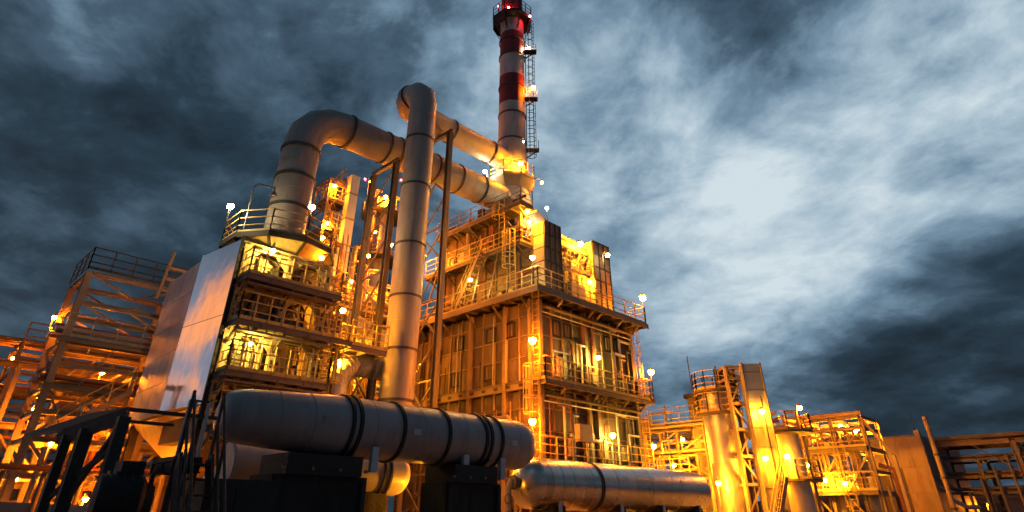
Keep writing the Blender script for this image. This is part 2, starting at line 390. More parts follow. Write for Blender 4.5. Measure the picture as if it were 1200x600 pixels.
# ribs and columns
for i, y in enumerate(yc + [yc[-1] + .93]):
    big = i in (0, 2, 5, 9)
    part('column' if big else 'rib', MB().ibeam((FX0 - (.08 if big else 0), y - .02, 0), (FX0 - (.08 if big else 0), y - .02, ZD - .3), .34 if big else .12, .2 if big else .07, None, (1, 0, 0)), 'steel_pale', fu)
for x in (FX0 + .1, 27.25, 28.0, FX1 - .1):
    part('column', MB().ibeam((x, FY0 - .1, 0), (x, FY0 - .1, ZD - .3), .36, .24, None, (0, 1, 0)), 'steel_pale', fu)
for x in (xc[1], xc[2], xc[3], xc[5], xc[6], xc[7]):
    part('rib', MB().ibeam((x, FY0, 0), (x, FY0, ZD - .3), .12, .07, None, (0, 1, 0)), 'steel_pale', fu)
for (za, _), (_, zb_) in zip(rows[1:], rows[:-1]):
    if za - zb_ > .3: continue
    zm = (za + zb_) / 2
    part('stiffener', MB().beam((FX0 + .01, FY0 + .1, zm), (FX0 + .01, FY1, zm), .07, .05), 'steel_pale', fu)
    for xa_, xb_ in ((FX0 + .2, 27.1), (28.15, FX1 - .2)): part('stiffener', MB().beam((xa_, FY0 + .01, zm), (xb_, FY0 + .01, zm), .07, .05), 'steel_pale', fu)
# cross beams with punched holes shown as dark plates
part('beam', MB().ibeam((FX0 - .16, FY0 - .1, 7.55), (FX0 - .16, FY1 + .3, 7.55), .42, .2), 'steel_pale', fu)
for i in range(11):
    y = FY0 + .8 + i * .93
    part('slot', MB().box((FX0 - .185, y, 7.47), (FX0 - .165, y + .3, 7.62)), 'wall_back', fu)
part('beam', MB().ibeam((FX0 - .1, FY0, 3.2), (FX0 - .1, FY1 + .2, 3.2), .3, .18), 'steel_pale', fu)
# inspection doors
def door(x0, x1, z0, z1, y=None, xf=None):
    f = MB(); m = MB()
    if xf is None:
        P = lambda a, c, d: (a, y - d, c)
    else:
        P = lambda a, c, d: (xf - d, a, c)
    for a0, a1, c0, c1 in ((x0, x1, z1 - .07, z1), (x0, x1, z0, z0 + .07), (x0, x0 + .07, z0 + .07, z1 - .07), (x1 - .07, x1, z0 + .07, z1 - .07)):
        q0, q1 = P(a0, c0, 0), P(a1, c1, .1); f.box(tuple(map(min, q0, q1)), tuple(map(max, q0, q1)))
    q0, q1 = P(x0 + .08, z0 + .08, .0), P(x1 - .08, z1 - .08, .05); m.box(tuple(map(min, q0, q1)), tuple(map(max, q0, q1)))
    h = MB()
    for a in (.3, .6):
        q0, q1 = P(x0 + (x1 - x0) * a, z0 + .1, .05), P(x0 + (x1 - x0) * a + .05, z1 - .1, .12); h.box(tuple(map(min, q0, q1)), tuple(map(max, q0, q1)))
    o = part('inspection_door', m, 'wall_panel', fu); part('door_frame', f, 'dark_iron', o); part('bar', h, 'steel', o)
for x in (24.55, 25.45, 29.2, 30.1): door(x, x + .72, 10.15, 11.05, y=FY0 + .02)
for x in (24.6, 30.1): door(x, x + .7, 8.0, 8.8, y=FY0 + .02)
for x in (24.6, 29.2): door(x, x + .7, 4.3, 5.0, y=FY0 + .02)
for y, z in ((23.9, 10.1), (26.6, 10.1), (24.0, 8.1), (26.8, 8.1), (28.6, 9.6), (22.4, 10.1)): door(y, y + .75, z, z + .85, xf=FX0 + .02)
# balconies
deck(fu, (22.4, 19.9, ZD), (32.7, 21.6, ZD)); deck(fu, (22.4, 21.6, ZD), (24.2, 31.6, ZD)); deck(fu, (31.7, 21.62, ZD), (32.7, 31.6, ZD))
part('fascia', MB().beam((22.36, 19.86, ZD - .14), (32.75, 19.86, ZD - .14), .03, .3), 'steel_pale', fu)
part('fascia', MB().beam((22.36, 19.88, ZD - .14), (22.36, 31.6, ZD - .14), .03, .3), 'steel_pale', fu)
railing(fu, [(32.65, 28, ZD), (32.65, 19.95, ZD), (22.45, 19.95, ZD), (22.45, 31.5, ZD)])
for i, y in enumerate((21.2, 23.4, 25.6, 27.8, 30)):
    part('bracket', MB().beam((FX0, y, ZD - 1.0), (22.5, y, ZD - .3), .08, .1), 'steel', fu)
for x in (24.5, 27.25, 28.0, 30.0, 31.8):
    part('bracket', MB().beam((x, FY0, ZD - 1.0), (x, 20.0, ZD - .3), .08, .1), 'steel', fu)
deck(fu, (22.9, 19.95, 7.6), (32.4, 20.85, 7.6))
railing(fu, [(32.35, 20.85, 7.6), (32.35, 20.0, 7.6), (22.95, 20.0, 7.6), (22.95, 20.85, 7.6)])
for x in (24.5, 27.25, 28.0, 30.0, 31.8): part('bracket', MB().beam((x, FY0, 6.7), (x, 20.05, 7.35), .08, .1), 'steel', fu)
deck(fu, (22.4, 19.95, 3.9), (31.9, 20.85, 3.9)); railing(fu, [(31.85, 20.0, 3.9), (22.45, 20.0, 3.9)])
# side landings at the right end
deck(fu, (31.95, 20.2, 7.8), (33.1, 21.4, 7.8)); railing(fu, [(32.0, 20.25, 7.8), (33.05, 20.25, 7.8), (33.05, 21.35, 7.8)], step=.5)
ladder(fu, (32.3, 21.0), 3.9, 11.6, (1, 0, 0))
ladder(fu, (22.75, 20.5), 3.9, 7.6, (-1, 0, 0)); ladder(fu, (22.75, 20.4), 7.6, 12.2, (-1, 0, 0), cage=False)
# lower left guard pipes and a junction box on the low walkway
for k, z in enumerate((4.6, 5.3, 6.0)):
    part('guard_pipe', MB().path([(22.5, 28.5, z - .1), (22.5, 22.2, z), (22.5, 22.0, z - .2), (22.5, 22.0, 3.9)], .09 if k == 2 else .07, 8), 'steel_pale', fu, True)
jb = part('junction_box', MB().box((25.4, 19.97, 4.95), (26.4, 20.3, 5.75)), 'cream', fu)
part('box_post', MB().beam((25.9, 20.12, 3.9), (25.9, 20.12, 4.95), .1), 'steel', fu)
# ---- convection section above the main deck
part('convection_wall', MB().box((24.9, 22.4, ZD - .3), (31.2, 24.6, 16.7)), 'wall_back', fu); part('convection_wall', MB().box((24.9, 24.6, ZD - .3), (30.6, 30.6, 16.7)), 'wall_back', fu); part('side_wall', MB().box((24.9, 24.0, 16.7), (26.6, 30.6, 18.45)), 'wall_back', fu)
for zi in range(5):
    for i in range(8):
        if zi > 2 and i < 2: continue
        y = 22.5 + i * 1.0; z = 12.3 + zi * 1.22
        part('panel', MB().box((24.82 + random.uniform(-.01, .01), y, z), (24.95, y + .94, z + 1.16)), 'wall_panel', fu)
for i in range(9): part('rib', MB().ibeam((24.8, 22.45 + i * 1.0, ZD), (24.8, 22.45 + i * 1.0, 18.4 if i > 1 else 16.6), .14, .08, None, (1, 0, 0)), 'steel', fu)
for zi in range(5):
    for x in (26.55, 27.4, 28.25, 29.0):
        part('panel', MB().box((x, 22.3, 12.3 + zi * 1.05), (x + .72, 22.45, 13.27 + zi * 1.05)), 'cream', fu)
# header boxes on the camera side: tall narrow, gridded
def header_box(x0, x1, y0, y1, z0, z1):
    b = part('header_box', MB().box((x0 + .05, y0 + .05, z0), (x1 - .05, y1, z1)), 'wall_back', fu)
    nx = 3; nz = 6
    for i in range(nx):
        for k in range(nz):
            a = x0 + (x1 - x0) * i / nx; c = z0 + (z1 - z0) * k / nz
            part('panel', MB().box((a + .03, y0, c + .03), (a + (x1 - x0) / nx - .03, y0 + .06, c + (z1 - z0) / nz - .03)), 'wall_panel', b)
    for k in range(nz):
        c = z0 + (z1 - z0) * k / nz
        part('panel', MB().box((x0, y0 + .08, c + .03), (x0 + .06, y1 - .02, c + (z1 - z0) / nz - .03)), 'cream', b)  # cream left side: lamplight painted in as a paler colour
    for i in range(nx + 1):
        a = x0 + (x1 - x0) * i / nx; part('rib', MB().beam((a, y0 - .02, z0), (a, y0 - .02, z1 + .05), .05, .07), 'dark_iron', b)
    for k in range(nz + 1):
        c = z0 + (z1 - z0) * k / nz; part('rib', MB().beam((x0 - .03, y0 - .025, c), (x1 + .03, y0 - .025, c), .06, .05), 'dark_iron', b)
header_box(24.9, 26.4, 21.5, 22.5, ZD, 17.35); header_box(29.7, 31.45, 21.5, 22.6, ZD, 17.5)
part('roof_beam', MB().ibeam((26.4, 22.0, 16.7), (29.7, 22.0, 16.7), .5, .3), 'cream', fu)
part('roof_beam', MB().ibeam((26.4, 21.9, 15.0), (29.7, 21.9, 15.0), .2, .2), 'cream', fu)
part('return_bends', MB().box((27.5, 21.7, 12.3), (28.9, 22.3, 14.2)), 'cream_door', fu)
railing(fu, [(26.45, 21.7, 15.1), (29.65, 21.7, 15.1)])
ladder(fu, (27.2, 21.6), ZD, 15.0, (0, -1, 0), cage=False)
for x in (26.8, 27.5, 28.2, 28.9, 29.4): part('tube', MB().path([(x, 22.2, 12.3), (x, 22.2, 15.9), (x, 21.9, 16.3)], .11, 8), 'cream', fu, True)
# walkways on the left side of the convection section
for z, y0, y1 in ((15.9, 22.4, 31.4), (18.5, 22.3, 30.4)):
    deck(fu, (23.7, y0, z), (24.85, y1, z)); railing(fu, [(24.8, y0 + .03, z), (23.75, y0 + .03, z), (23.75, y1, z)], 'rail_grey' if z > 17 else 'rail_paint')
    for i in range(6): y = y0 + .3 + i * (y1 - y0 - .6) / 5; part('bracket', MB().beam((24.9, y, z - .9), (23.8, y, z - .2), .07, .09), 'steel', fu)
ladder(fu, (23.6, 22.9), ZD, 15.9, (-1, 0, 0)); ladder(fu, (23.95, 24.2), 15.9, 18.5, (-1, 0, 0))
stair(fu, (23.1, 27.6, ZD), (23.1, 25.2, 15.9), .65, (1, 0, 0))
for y in (24.0, 25.4, 29.0, 29.9): part('prop', MB().beam((22.7, y, ZD), (23.8, y + .3, 15.7), .09), 'steel', fu)
for k, (y, z, r) in enumerate(((26.0, 17.0, .22), (28.2, 17.2, .3), (29.3, 13.7, .35), (23.4, 17.2, .18))):
    part('valve_pipe', MB().path([(24.9, y, z), (24.2, y, z), (24.2, y - .6, z), (24.2, y - .6, z + .9)], r * .55, 8), 'red_pipe' if k == 0 else 'steel_pale', fu, True)
for y in (28.3, 29.6): part('lit_panel', MB().box((24.74, y, 16.2), (24.86, y + .9, 17.3)), 'cream', fu)
# roof of the convection section: sloped hood up to the stack
cx, cyy = 27.24, 26.49
h = MB(); z0, z1 = 16.7, 20.6
h.add([(24.9, 23.0, z0), (30.4, 23.0, z0), (30.4, 30.2, z0), (24.9, 30.2, z0), (cx - 1.3, cyy - 1.3, z1), (cx + 1.3, cyy - 1.3, z1), (cx + 1.3, cyy + 1.3, z1), (cx - 1.3, cyy + 1.3, z1)],
      [(0, 1, 5, 4), (1, 2, 6, 5), (2, 3, 7, 6), (3, 0, 4, 7), (3, 2, 1, 0), (4, 5, 6, 7)])
part('hood', h, 'stack_bare', fu)
rc_ = random.Random(11)
for i in range(26):      # small bore piping, valves and boxes crowding the side walkways
    y = rc_.uniform(22.8, 30.6); z = rc_.choice((12.3, 12.3, 16.0, 16.0, 18.55)); hgt = rc_.uniform(.5, 2.2); x = rc_.uniform(24.2, 24.7); r_ = rc_.choice((.04, .06, .09))
    if z > 18: hgt *= .5
    part('small_pipe', MB().path([(x, y, z), (x, y, z + hgt), (x + .02, y + rc_.choice((-1, 1)) * rc_.uniform(.3, 1.2), z + hgt), (24.85, y + rc_.uniform(-.2, .2), z + hgt + .05)][:3 if i % 3 else 4], r_, 8), rc_.choice(('steel', 'steel_pale', 'dark_iron', 'red_pipe')), fu, True)
    if i % 3 == 0: part('cabinet', MB().box((x - .1, y + .3, z + .5), (x + .2, y + .75, z + 1.25)), rc_.choice(('dark_iron', 'cream_door', 'steel')), fu)

rf = random.Random(17)
for zf, zc in ((3.9, 7.4), (7.6, 11.9)):       # piping, boxes and conduits on the front balconies
    for i in range(16):
        x = rf.uniform(23.8, 31.6); y = 20.72 - rf.uniform(0, .12); r_ = rf.choice((.03, .045, .06, .09)); h_ = rf.uniform(.8, zc - zf - .3)
        part('small_pipe', MB().path([(x, y, zf), (x, y, zf + h_), (x + rf.choice((-1, 1)) * rf.uniform(.3, 1.3), y, zf + h_)], r_, 8), rf.choice(('steel', 'steel_pale', 'dark_iron', 'red_pipe', 'galv')), fu, True)
        if i % 3 == 0: part('cabinet', MB().box((x + .2, 20.5, zf + .4), (x + .2 + rf.uniform(.25, .5), 20.72, zf + rf.uniform(.9, 1.4))), rf.choice(('dark_iron', 'cream_door', 'steel', 'cream')), fu)
    part('cable_tray', MB().box((23.5, 20.3, zc - .5), (31.8, 20.55, zc - .44)), 'steel', fu)
    part('conduit', MB().tube((23.5, 20.62, zc - .7), (31.8, 20.62, zc - .7), .04, 6), 'galv', fu, True)
for i in range(14):
    y = rf.uniform(21.6, 30.5); z = rf.uniform(4.2, 6.8); part('small_pipe', MB().path([(FX0 - .3, y, .2), (FX0 - .3, y, z), (FX0 - .3, y + rf.uniform(.4, 1.8), z), (FX0 - .3, y + rf.uniform(1.9, 2.2), 7.3)][:rf.choice((2, 3, 4))], rf.choice((.04, .06, .09)), 8), rf.choice(('steel_pale', 'steel', 'red_pipe')), fu, True)
for i in range(9):
    y = 22.0 + i * 1.0; part('conduit', MB().tube((FX0 - .12, y, 7.8), (FX0 - .12, y, rf.uniform(9, 11.8)), .03, 6), rf.choice(('steel', 'dark_iron', 'galv')), fu, True)

# ================================================================== CHIMNEY
ch = thing('chimney', 'tall red and white banded chimney standing on the furnace roof', 'chimney', (cx, cyy, 20.6))
def shaft(z0, z1, m, r0=1.04, r1=1.04, n=40): return part('stack_section', MB().lathe((cx, cyy, 0), (0, 0, 1), [(z0, r0), (z1, r1)], n), m, ch, True)
shaft(20.6, 22.3, 'stack_white', 1.5, 1.12); shaft(22.3, 26.3, 'stack_white', 1.1, 1.06); shaft(26.3, 29.6, 'stack_white', 1.06, 1.03)
shaft(29.6, 32.35, 'stack_red', 1.03, 1.02); shaft(32.35, 34.6, 'stack_white', 1.02, 1.0); shaft(34.6, 36.95, 'stack_red', 1.0, 1.0)
shaft(36.95, 38.9, 'stack_white', 1.0, .98); shaft(38.9, 41.2, 'stack_red', .98, .9); shaft(41.2, 43.5, 'dark_iron', .9, .8)
for z in (22.4, 24.0, 26.2, 28.6, 31.3, 34.5, 36.2, 38.8): part('ring', MB().band((cx, cyy, z), (0, 0, 1), 1.04, .12, .06, 40), 'flange', ch, True)
def octo(r, z, n=8, off=22.5): return [(cx + r * math.cos(R(off + i * 360 / n)), cyy + r * math.sin(R(off + i * 360 / n)), z) for i in range(n)]
# lower flared service platform
def ringdeck(r0, r1, z, t, m, par=ch):
    a, b = octo(r0, z), octo(r1, z); q = MB(); n = 8
    q.add(a + b + [(x, y, z - t) for x, y, _ in a] + [(x, y, z - t) for x, y, _ in b],
          sum([[(i, (i + 1) % n, n + (i + 1) % n, n + i), (2 * n + i, 3 * n + i, 3 * n + (i + 1) % n, 2 * n + (i + 1) % n), (n + i, n + (i + 1) % n, 3 * n + (i + 1) % n, 3 * n + i), (i, 2 * n + i, 2 * n + (i + 1) % n, (i + 1) % n)] for i in range(n)], []))
    return part('platform', q, m, par)
pl = ringdeck(1.15, 1.75, 22.75, .12, 'steel_pale'); a, b = octo(1.73, 22.63), octo(1.25, 21.9)
for i in range(8): part('skirt_plate', MB().poly([a[i], a[(i + 1) % 8], b[(i + 1) % 8], b[i]], (0, 0, .03)), 'steel_pale', ch)
railing(ch, octo(1.7, 22.75) + octo(1.7, 22.75)[:1], 'rail_paint', step=.8)
# top basket
pl = ringdeck(1.05, 1.78, 38.6, .14, 'dark_iron'); a, b = octo(1.76, 38.45), octo(1.1, 37.1)
for i in range(8):
    part('bracket', MB().beam(a[i], b[i], .1, .06), 'dark_iron', ch)
for i in (1, 3, 6): part('apron_plate', MB().poly([a[i], a[(i + 1) % 8], tuple(Vector(b[(i + 1) % 8]).lerp(Vector(a[(i + 1) % 8]), .45)), tuple(Vector(b[i]).lerp(Vector(a[i]), .45))], (0, 0, .03)), 'dark_iron', ch)
railing(ch, octo(1.74, 38.6) + octo(1.74, 38.6)[:1], 'black_iron', 1.2, .7)
# ladder with cage on the right-hand side and rest landings
rx, ry = RGT; lx, ly = cx + rx * 1.12, cyy + ry * 1.12
ladder(ch, (lx, ly), 23, 38.4, (rx, ry, 0), 'dark_iron')
for z in (25.6, 30.4, 35.3):
    c = Vector((cx + rx * 1.55, cyy + ry * 1.55, z)); part('landing', MB().prof(c - Vector((rx, ry, 0)) * .55, c + Vector((rx, ry, 0)) * .5, [(-.3, -.02), (.3, -.02), (.3, .02), (-.3, .02)]), 'dark_iron', ch)
    part('guard', MB().beam(c + Vector((rx, ry, 0)) * .45 + Vector((0, 0, .02)), c + Vector((rx, ry, 0)) * .45 + Vector((0, 0, .9)), .04), 'dark_iron', ch)
    part('bracket', MB().beam(c - Vector((rx, ry, 0)) * .5 - Vector((0, 0, .7)), c + Vector((rx, ry, 0)) * .45, .08), 'dark_iron', ch)

# ================================================================== OVERHEAD DUCTS
def flange(par, c, ax, r, w=.14, t=.07, m='flange'): return part('flange', MB().band(c, ax, r, w, t, 36), m, par, True)
d1 = thing('flue_duct', 'thick grey duct rising from the clad tower and bending across to the chimney', 'duct', (11.3, 26.49, 13.2))
r1 = .95; zt = 20.75
pts = [(11.3, 26.49, 12.5), (11.3, 26.49, 18.7)] + arc((13.35, 26.49, 18.7), (-1, 0, 0), (0, 0, 1), 2.05, 4)[1:] + [(26.2, 26.49, 21.1)]
part('shell', MB().path(pts, r1, 40), 'pipe_paint', d1, True)
for z in (14.9, 16.6, 18.3): flange(d1, (11.3, 26.49, z), (0, 0, 1), r1)
sl_ = (21.1 - 20.75) / (26.2 - 13.35)
for x in (13.7, 16.2, 17.1, 19.9, 21.9, 24.0): flange(d1, (x, 26.49, 20.75 + (x - 13.35) * sl_), (1, 0, sl_), r1, .16 if x in (13.7, 17.1) else .1)
for x in (14.9, 18.5, 20.9, 23.0, 25.1): part('lap_joint', MB().band((x, 26.49, 20.75 + (x - 13.35) * sl_), (1, 0, sl_), r1, .03, .012, 40), 'pipe_paint', d1, True)
for z in (13.9, 15.8, 17.4): part('lap_joint', MB().band((11.3, 26.49, z), (0, 0, 1), r1, .03, .012, 40), 'pipe_paint', d1, True)
d2 = thing('bypass_duct', 'slimmer grey duct standing upright in front, looping over to the chimney', 'duct', (17.0, 24.0, 3.0))
r2 = .80; z2 = 24.4; X2, Y2 = 17.1, 24.1
pts = [(X2, Y2, 4.2), (X2, Y2, 23.2)] + arc((X2, Y2 + 1.2, 23.2), (0, -1, 0), (0, 0, 1), 1.2, 3)[1:] + arc((X2 + 1.2, 25.31, z2), (-1, 0, 0), (0, 1, 0), 1.18, 3) + [(cx - .6, 26.49, z2)]
part('shell', MB().path(pts, r2, 36), 'pipe_paint', d2, True)
for z in (5.6, 6.3, 8.6, 11.2, 14.0, 17.5, 20.6): flange(d2, (X2, Y2, z), (0, 0, 1), r2, .1, .05)
for z in (7.4, 9.9, 12.6, 15.8, 19.0, 22.2): part('lap_joint', MB().band((X2, Y2, z), (0, 0, 1), r2, .03, .012, 40), 'pipe_paint', d2, True)
flange(d2, (X2, Y2 + 1.25, z2), (0, 1, 0), r2, .1)
for x in (18.5, 21.2, 24.9): flange(d2, (x, 26.49, z2), (1, 0, 0), r2, .12)
# trestles
def trestle(x, ztop, label, extra=0.):
    t = thing('duct_trestle', label, 'trestle', (x, 26.5, 0), 'steel trestles under the overhead ducts')
    ya, yb = 25.35, 27.65
    for y in (ya, yb): part('column', MB().ibeam((x, y, 0), (x, y, ztop), .32, .28, .04, (0, 1, 0)), 'steel', t)
    k = int(ztop / 2.2)
    for i in range(k):
        z0, z1 = ztop - (i + 1) * 2.2, ztop - i * 2.2
        if ztop > 22 and 19.4 < z0 < 21.8: continue
        part('brace', MB().beam((x, ya, z0), (x, yb, z1) if i % 2 else (x, yb, z0 + .0), .09), 'steel', t)
        part('brace', MB().beam((x + .05, yb, z0), (x + .05, ya, z1), .08), 'steel', t)
    part('cap_beam', MB().ibeam((x, ya - .2, ztop + .12), (x, yb + .2, ztop + .12), .24, .2), 'steel', t)
    return t
trestle(16.5, 19.45, 'steel trestle under the thick duct, left of the upright duct')
trestle(20.3, 23.3, 'taller steel trestle straddling the thick duct, right of the upright duct')

V = Vector
# ================================================================== CLAD TOWER (left)
TX0, TX1, TY0, TY1 = 8.75, 13.0, 24.3, 28.6
tw = thing('clad_tower', 'left tower with polished metal cladding and yellow-lit service balconies', 'tower', (10.9, 26.5, 0))
part('core', MB().box((TX0 + .15, TY0 + .75, 4.2), (TX1 - .1, TY1, 11.7)), 'wall_back', tw)
# cladding on the side facing left: polished sheets in front, dull sheets behind
zs = [5.3, 6.6, 7.9, 9.2, 10.5, 11.9]
def sheet(x0, y0, x1, y1, z0, z1, name, m):
    # flat cladding sheet standing on the line (x0,y0)-(x1,y1), slightly crowned like thin metal
    d = V((x1 - x0, y1 - y0, 0)).normalized(); n_ = V((-d.y, d.x, 0)); q = MB(); nu, nv = 4, 4
    g = .012; P = []
    for j in range(nv + 1):
        for i in range(nu + 1):
            u, w = i / nu, j / nv; c = .012 * math.sin(math.pi * u) * math.sin(math.pi * w)
            P.append(V((x0, y0, 0)).lerp(V((x1, y1, 0)), u) + d * (g * (1 - 2 * u)) + n_ * c + V((0, 0, z0 + g + (z1 - z0 - 2 * g) * w)))
    q.add(P, [(j * (nu + 1) + i, j * (nu + 1) + i + 1, (j + 1) * (nu + 1) + i + 1, (j + 1) * (nu + 1) + i) for j in range(nv) for i in range(nu)])
    o = len(q.v); bd = [i for i in range(nu + 1)] + [(j + 1) * (nu + 1) + nu for j in range(nv)] + [nv * (nu + 1) + i for i in range(nu - 1, -1, -1)] + [j * (nu + 1) for j in range(nv - 1, 0, -1)]
    q.v += [q.v[i] - n_ * .04 for i in bd]; m_ = len(bd)
    q.f += [(bd[i], bd[(i + 1) % m_], o + (i + 1) % m_, o + i) for i in range(m_)]
    part(name, q, m, tw, 40)
for k in range(2): sheet(TX0 - .05, 24.36, TX0 - .45, 27.6, (5.3, 8.65)[k], (8.65, 11.9)[k], 'polished_sheet', 'mirror_clad')
for k in range(5):
    for j in range(4): sheet(TX0 - .28 + .03 * j, 27.66 + j * 1.2, TX0 - .28 + .03 * (j + 1), 27.66 + (j + 1) * 1.2, zs[k], zs[k + 1], 'dull_sheet', 'galv')
part('backing', MB().poly([(TX0 + .3, 24.3, 5.31), (TX0 - .02, 24.36, 5.31), (TX0 - .39, 27.6, 5.31), (TX0 - .22, 27.66, 5.31), (TX0 - .1, 32.4, 5.31), (TX0 + .3, 32.4, 5.31)], (0, 0, 6.55)), 'wall_back', tw)
part('rear_box', MB().box((TX0 + .1, TY1, 5.3), (TX1, 32.4, 11.9)), 'galv', tw)
part('corner_angle', MB().beam((TX0 - .40, 27.63, 5.2), (TX0 - .40, 27.63, 11.95), .06, .05), 'galv', tw)
part('corner_angle', MB().beam((TX0 - .05, 24.3, 4.0), (TX0 - .05, 24.3, 12.0), .1, .1), 'black_iron', tw)
hp = MB(); hp.add([(TX0, 24.5, 5.28), (TX1, 24.5, 5.28), (TX1, 32.3, 5.28), (TX0, 32.3, 5.28), (10.0, 27.0, 3.4), (11.8, 27.0, 3.4), (11.8, 29.5, 3.4), (10.0, 29.5, 3.4)],
                 [(0, 1, 5, 4), (1, 2, 6, 5), (2, 3, 7, 6), (3, 0, 4, 7), (0, 1, 2, 3), (4, 5, 6, 7)]); part('hopper', hp, 'shed_sheet', tw)
for x in (TX0 + .15, TX1 - .15):
    for y in (24.5, 32.2): part('leg', MB().ibeam((x, y, 0), (x, y, 5.3), .35, .3), 'dark_iron', tw)
# front face columns with slots
for x in (8.98, 10.95, 12.85):
    c = part('column', MB().beam((x, TY0 + .12, 3.8), (x, TY0 + .12, 11.7), .26, .24), 'cream', tw)
    for i in range(12): part('slot', MB().box((x - .05, TY0 - .012, 4.6 + i * .58), (x + .05, TY0 + .02, 4.9 + i * .58)), 'wall_back', c)
floors = [4.6, 6.45, 8.35, 10.2]
for fi, z in enumerate(floors):
    top = ([6.2, 8.1, 9.95, 11.62])[fi]
    part('beam', MB().ibeam((TX0, TY0 + .1, top + .05), (TX1, TY0 + .1, top + .05), .3, .2), 'cream', tw)
    for bi, (xa, xb) in enumerate(((9.11, 10.82), (11.08, 12.72))):
        # back panel sheets of the bay
        for j in range(2):
            w = (xb - xa) / 2
            p_ = part('bay_panel', MB().box((xa + j * w + .015, TY0 + .62, z + .02), (xa + (j + 1) * w - .015, TY0 + .74, top - .02)), 'cream' if (bi == 0 or j == 0) else 'cream_door', tw)
            part('handle', MB().box((xa + j * w + .3, TY0 + .56, z + .75), (xa + j * w + .48, TY0 + .62, z + .83)), 'black_iron', p_)
        # corner gussets give the arched openings
        for s, xg in ((1, xa), (-1, xb)):
            part('gusset', MB().poly([(xg, TY0 + .1, top - .12), (xg + s * .5, TY0 + .1, top - .12), (xg, TY0 + .1, top - .62)], (0, .05, 0)), 'cream', tw)
        if bi == 1:
            for xx in (xa + .45, xa + .95): part('door_post', MB().beam((xx, TY0 + .5, z), (xx, TY0 + .5, top - .1), .1), 'cream_door', tw)
    deck(tw, (TX0 + .1 if fi else 9.0, TY0 - .95, z), (TX1 + (1.0 if fi == 2 else .15), TY0 + .6, z))
    railing(tw, [(TX0 + .15, TY0 - .05, z), (TX0 + .15, TY0 - .9, z), (TX1 + .1, TY0 - .9, z)] + ([] if fi == 2 else [(TX1 + .1, TY0 - .1, z)]), 'rail_paint', step=.62)
    for x in (9.0, 10.95, 12.85): part('bracket', MB().beam((x, TY0, z - .75), (x, TY0 - .85, z - .15), .07, .09), 'steel', tw)
ladder(tw, (13.2, TY0 - .4), 4.6, 12.4, (1, 0, 0)); ladder(tw, (9.3, TY0 - .5), 4.6, 8.3, (0, -1, 0), cage=False)
rt_ = random.Random(4)
for fi, z in enumerate(floors):          # piping, cabinets and uprights crowding the balconies
    top = (6.2, 8.1, 9.95, 11.62)[fi]
    for i in range(7):
        x = rt_.uniform(9.2, 12.7); y = TY0 + rt_.uniform(.15, .5); r_ = rt_.choice((.035, .05, .07))
        part('small_pipe', MB().path([(x, y, z), (x, y, z + rt_.uniform(.7, top - z - .2)), (x + rt_.uniform(-.5, .5), y, top - .15)], r_, 8), rt_.choice(('steel', 'dark_iron', 'cream_door', 'steel_pale')), tw, True)
    for i in range(3):
        x = rt_.uniform(9.2, 12.4); part('cabinet', MB().box((x, TY0 + .42, z + .3), (x + rt_.uniform(.2, .4), TY0 + .6, z + rt_.uniform(.7, 1.2))), rt_.choice(('dark_iron', 'steel', 'cream_door')), tw)
    for x in (10.2, 11.9): part('hanger', MB().beam((x, TY0 - .88, z), (x, TY0 - .1, z - .9), .05), 'steel', tw)
    part('cable_tray', MB().box((TX0 + .2, TY0 - .9, z - .42), (TX1, TY0 - .6, z - .34)), 'steel', tw)
    for j in range(5): x = 9.3 + j * .8; part('duct_slot', MB().box((x, TY0 - .02, top - .02), (x + .3, TY0 + .0, top + .12)), 'wall_back', tw)
# octagonal top platform with plated underside and hood
oc = (11.25, 26.45)
def oct2(r, z, n=10, off=18): return [(oc[0] + r * math.cos(R(off + i * 360 / n)), oc[1] + r * math.sin(R(off + i * 360 / n)), z) for i in range(n)]
top_, mid_, low_ = oct2(2.6, 12.6), oct2(2.55, 12.45), oct2(1.6, 11.85)
for i in range(10):
    j = (i + 1) % 10; inn = oct2(1.0, 12.6)
    part('platform_plate', MB().poly([top_[i], top_[j], inn[j], inn[i]], (0, 0, -.06)), 'grating', tw)
    part('soffit_plate', MB().poly([mid_[i], mid_[j], low_[j], low_[i]], (0, 0, .04)), 'cream_door', tw)
    part('soffit_rib', MB().beam(mid_[i], low_[i], .1, .22), 'dark_iron', tw)
    part('rim', MB().beam(Vector(top_[i]) - Vector((0, 0, .1)), Vector(top_[j]) - Vector((0, 0, .1)), .05, .26), 'dark_iron', tw)
cone = MB().lathe((oc[0], oc[1], 0), (0, 0, 1), [(11.7, 1.9), (12.1, 1.5), (12.8, 1.02)], 10); part('hood', cone, 'cream', tw)
part('roof', MB().box((TX0, TY0 + .05, 11.71), (TX1, TY1 + .2, 11.85)), 'cream', tw)
railing(tw, [(x, y, 12.6) for x, y, _ in oct2(2.55, 0)] + [tuple(oct2(2.55, 12.6)[0])], 'rail_paint', 1.1)
lp = MB().path([(oc[0] - 2.2, oc[1] - .9, 12.6), (oc[0] - 2.2, oc[1] - .9, 15.0), (oc[0] - 2.0, oc[1] - .95, 15.2), (oc[0] - 1.3, oc[1] - 1.1, 15.2), (oc[0] - 1.3, oc[1] - 1.1, 15.0)], .03, 6)
t = thing('swan_neck_lamp', 'unlit swan neck lamp on the top platform of the clad tower', 'lamp', (oc[0] - 2.2, oc[1] - .9, 12.6))
part('post', lp, 'lamp_body', t); part('lamp_shade', MB().lathe((oc[0] - 1.3, oc[1] - 1.1, 14.78), (0, 0, 1), [(0, .16), (.12, .12), (.24, .04)], 12), 'lamp_body', t, True)

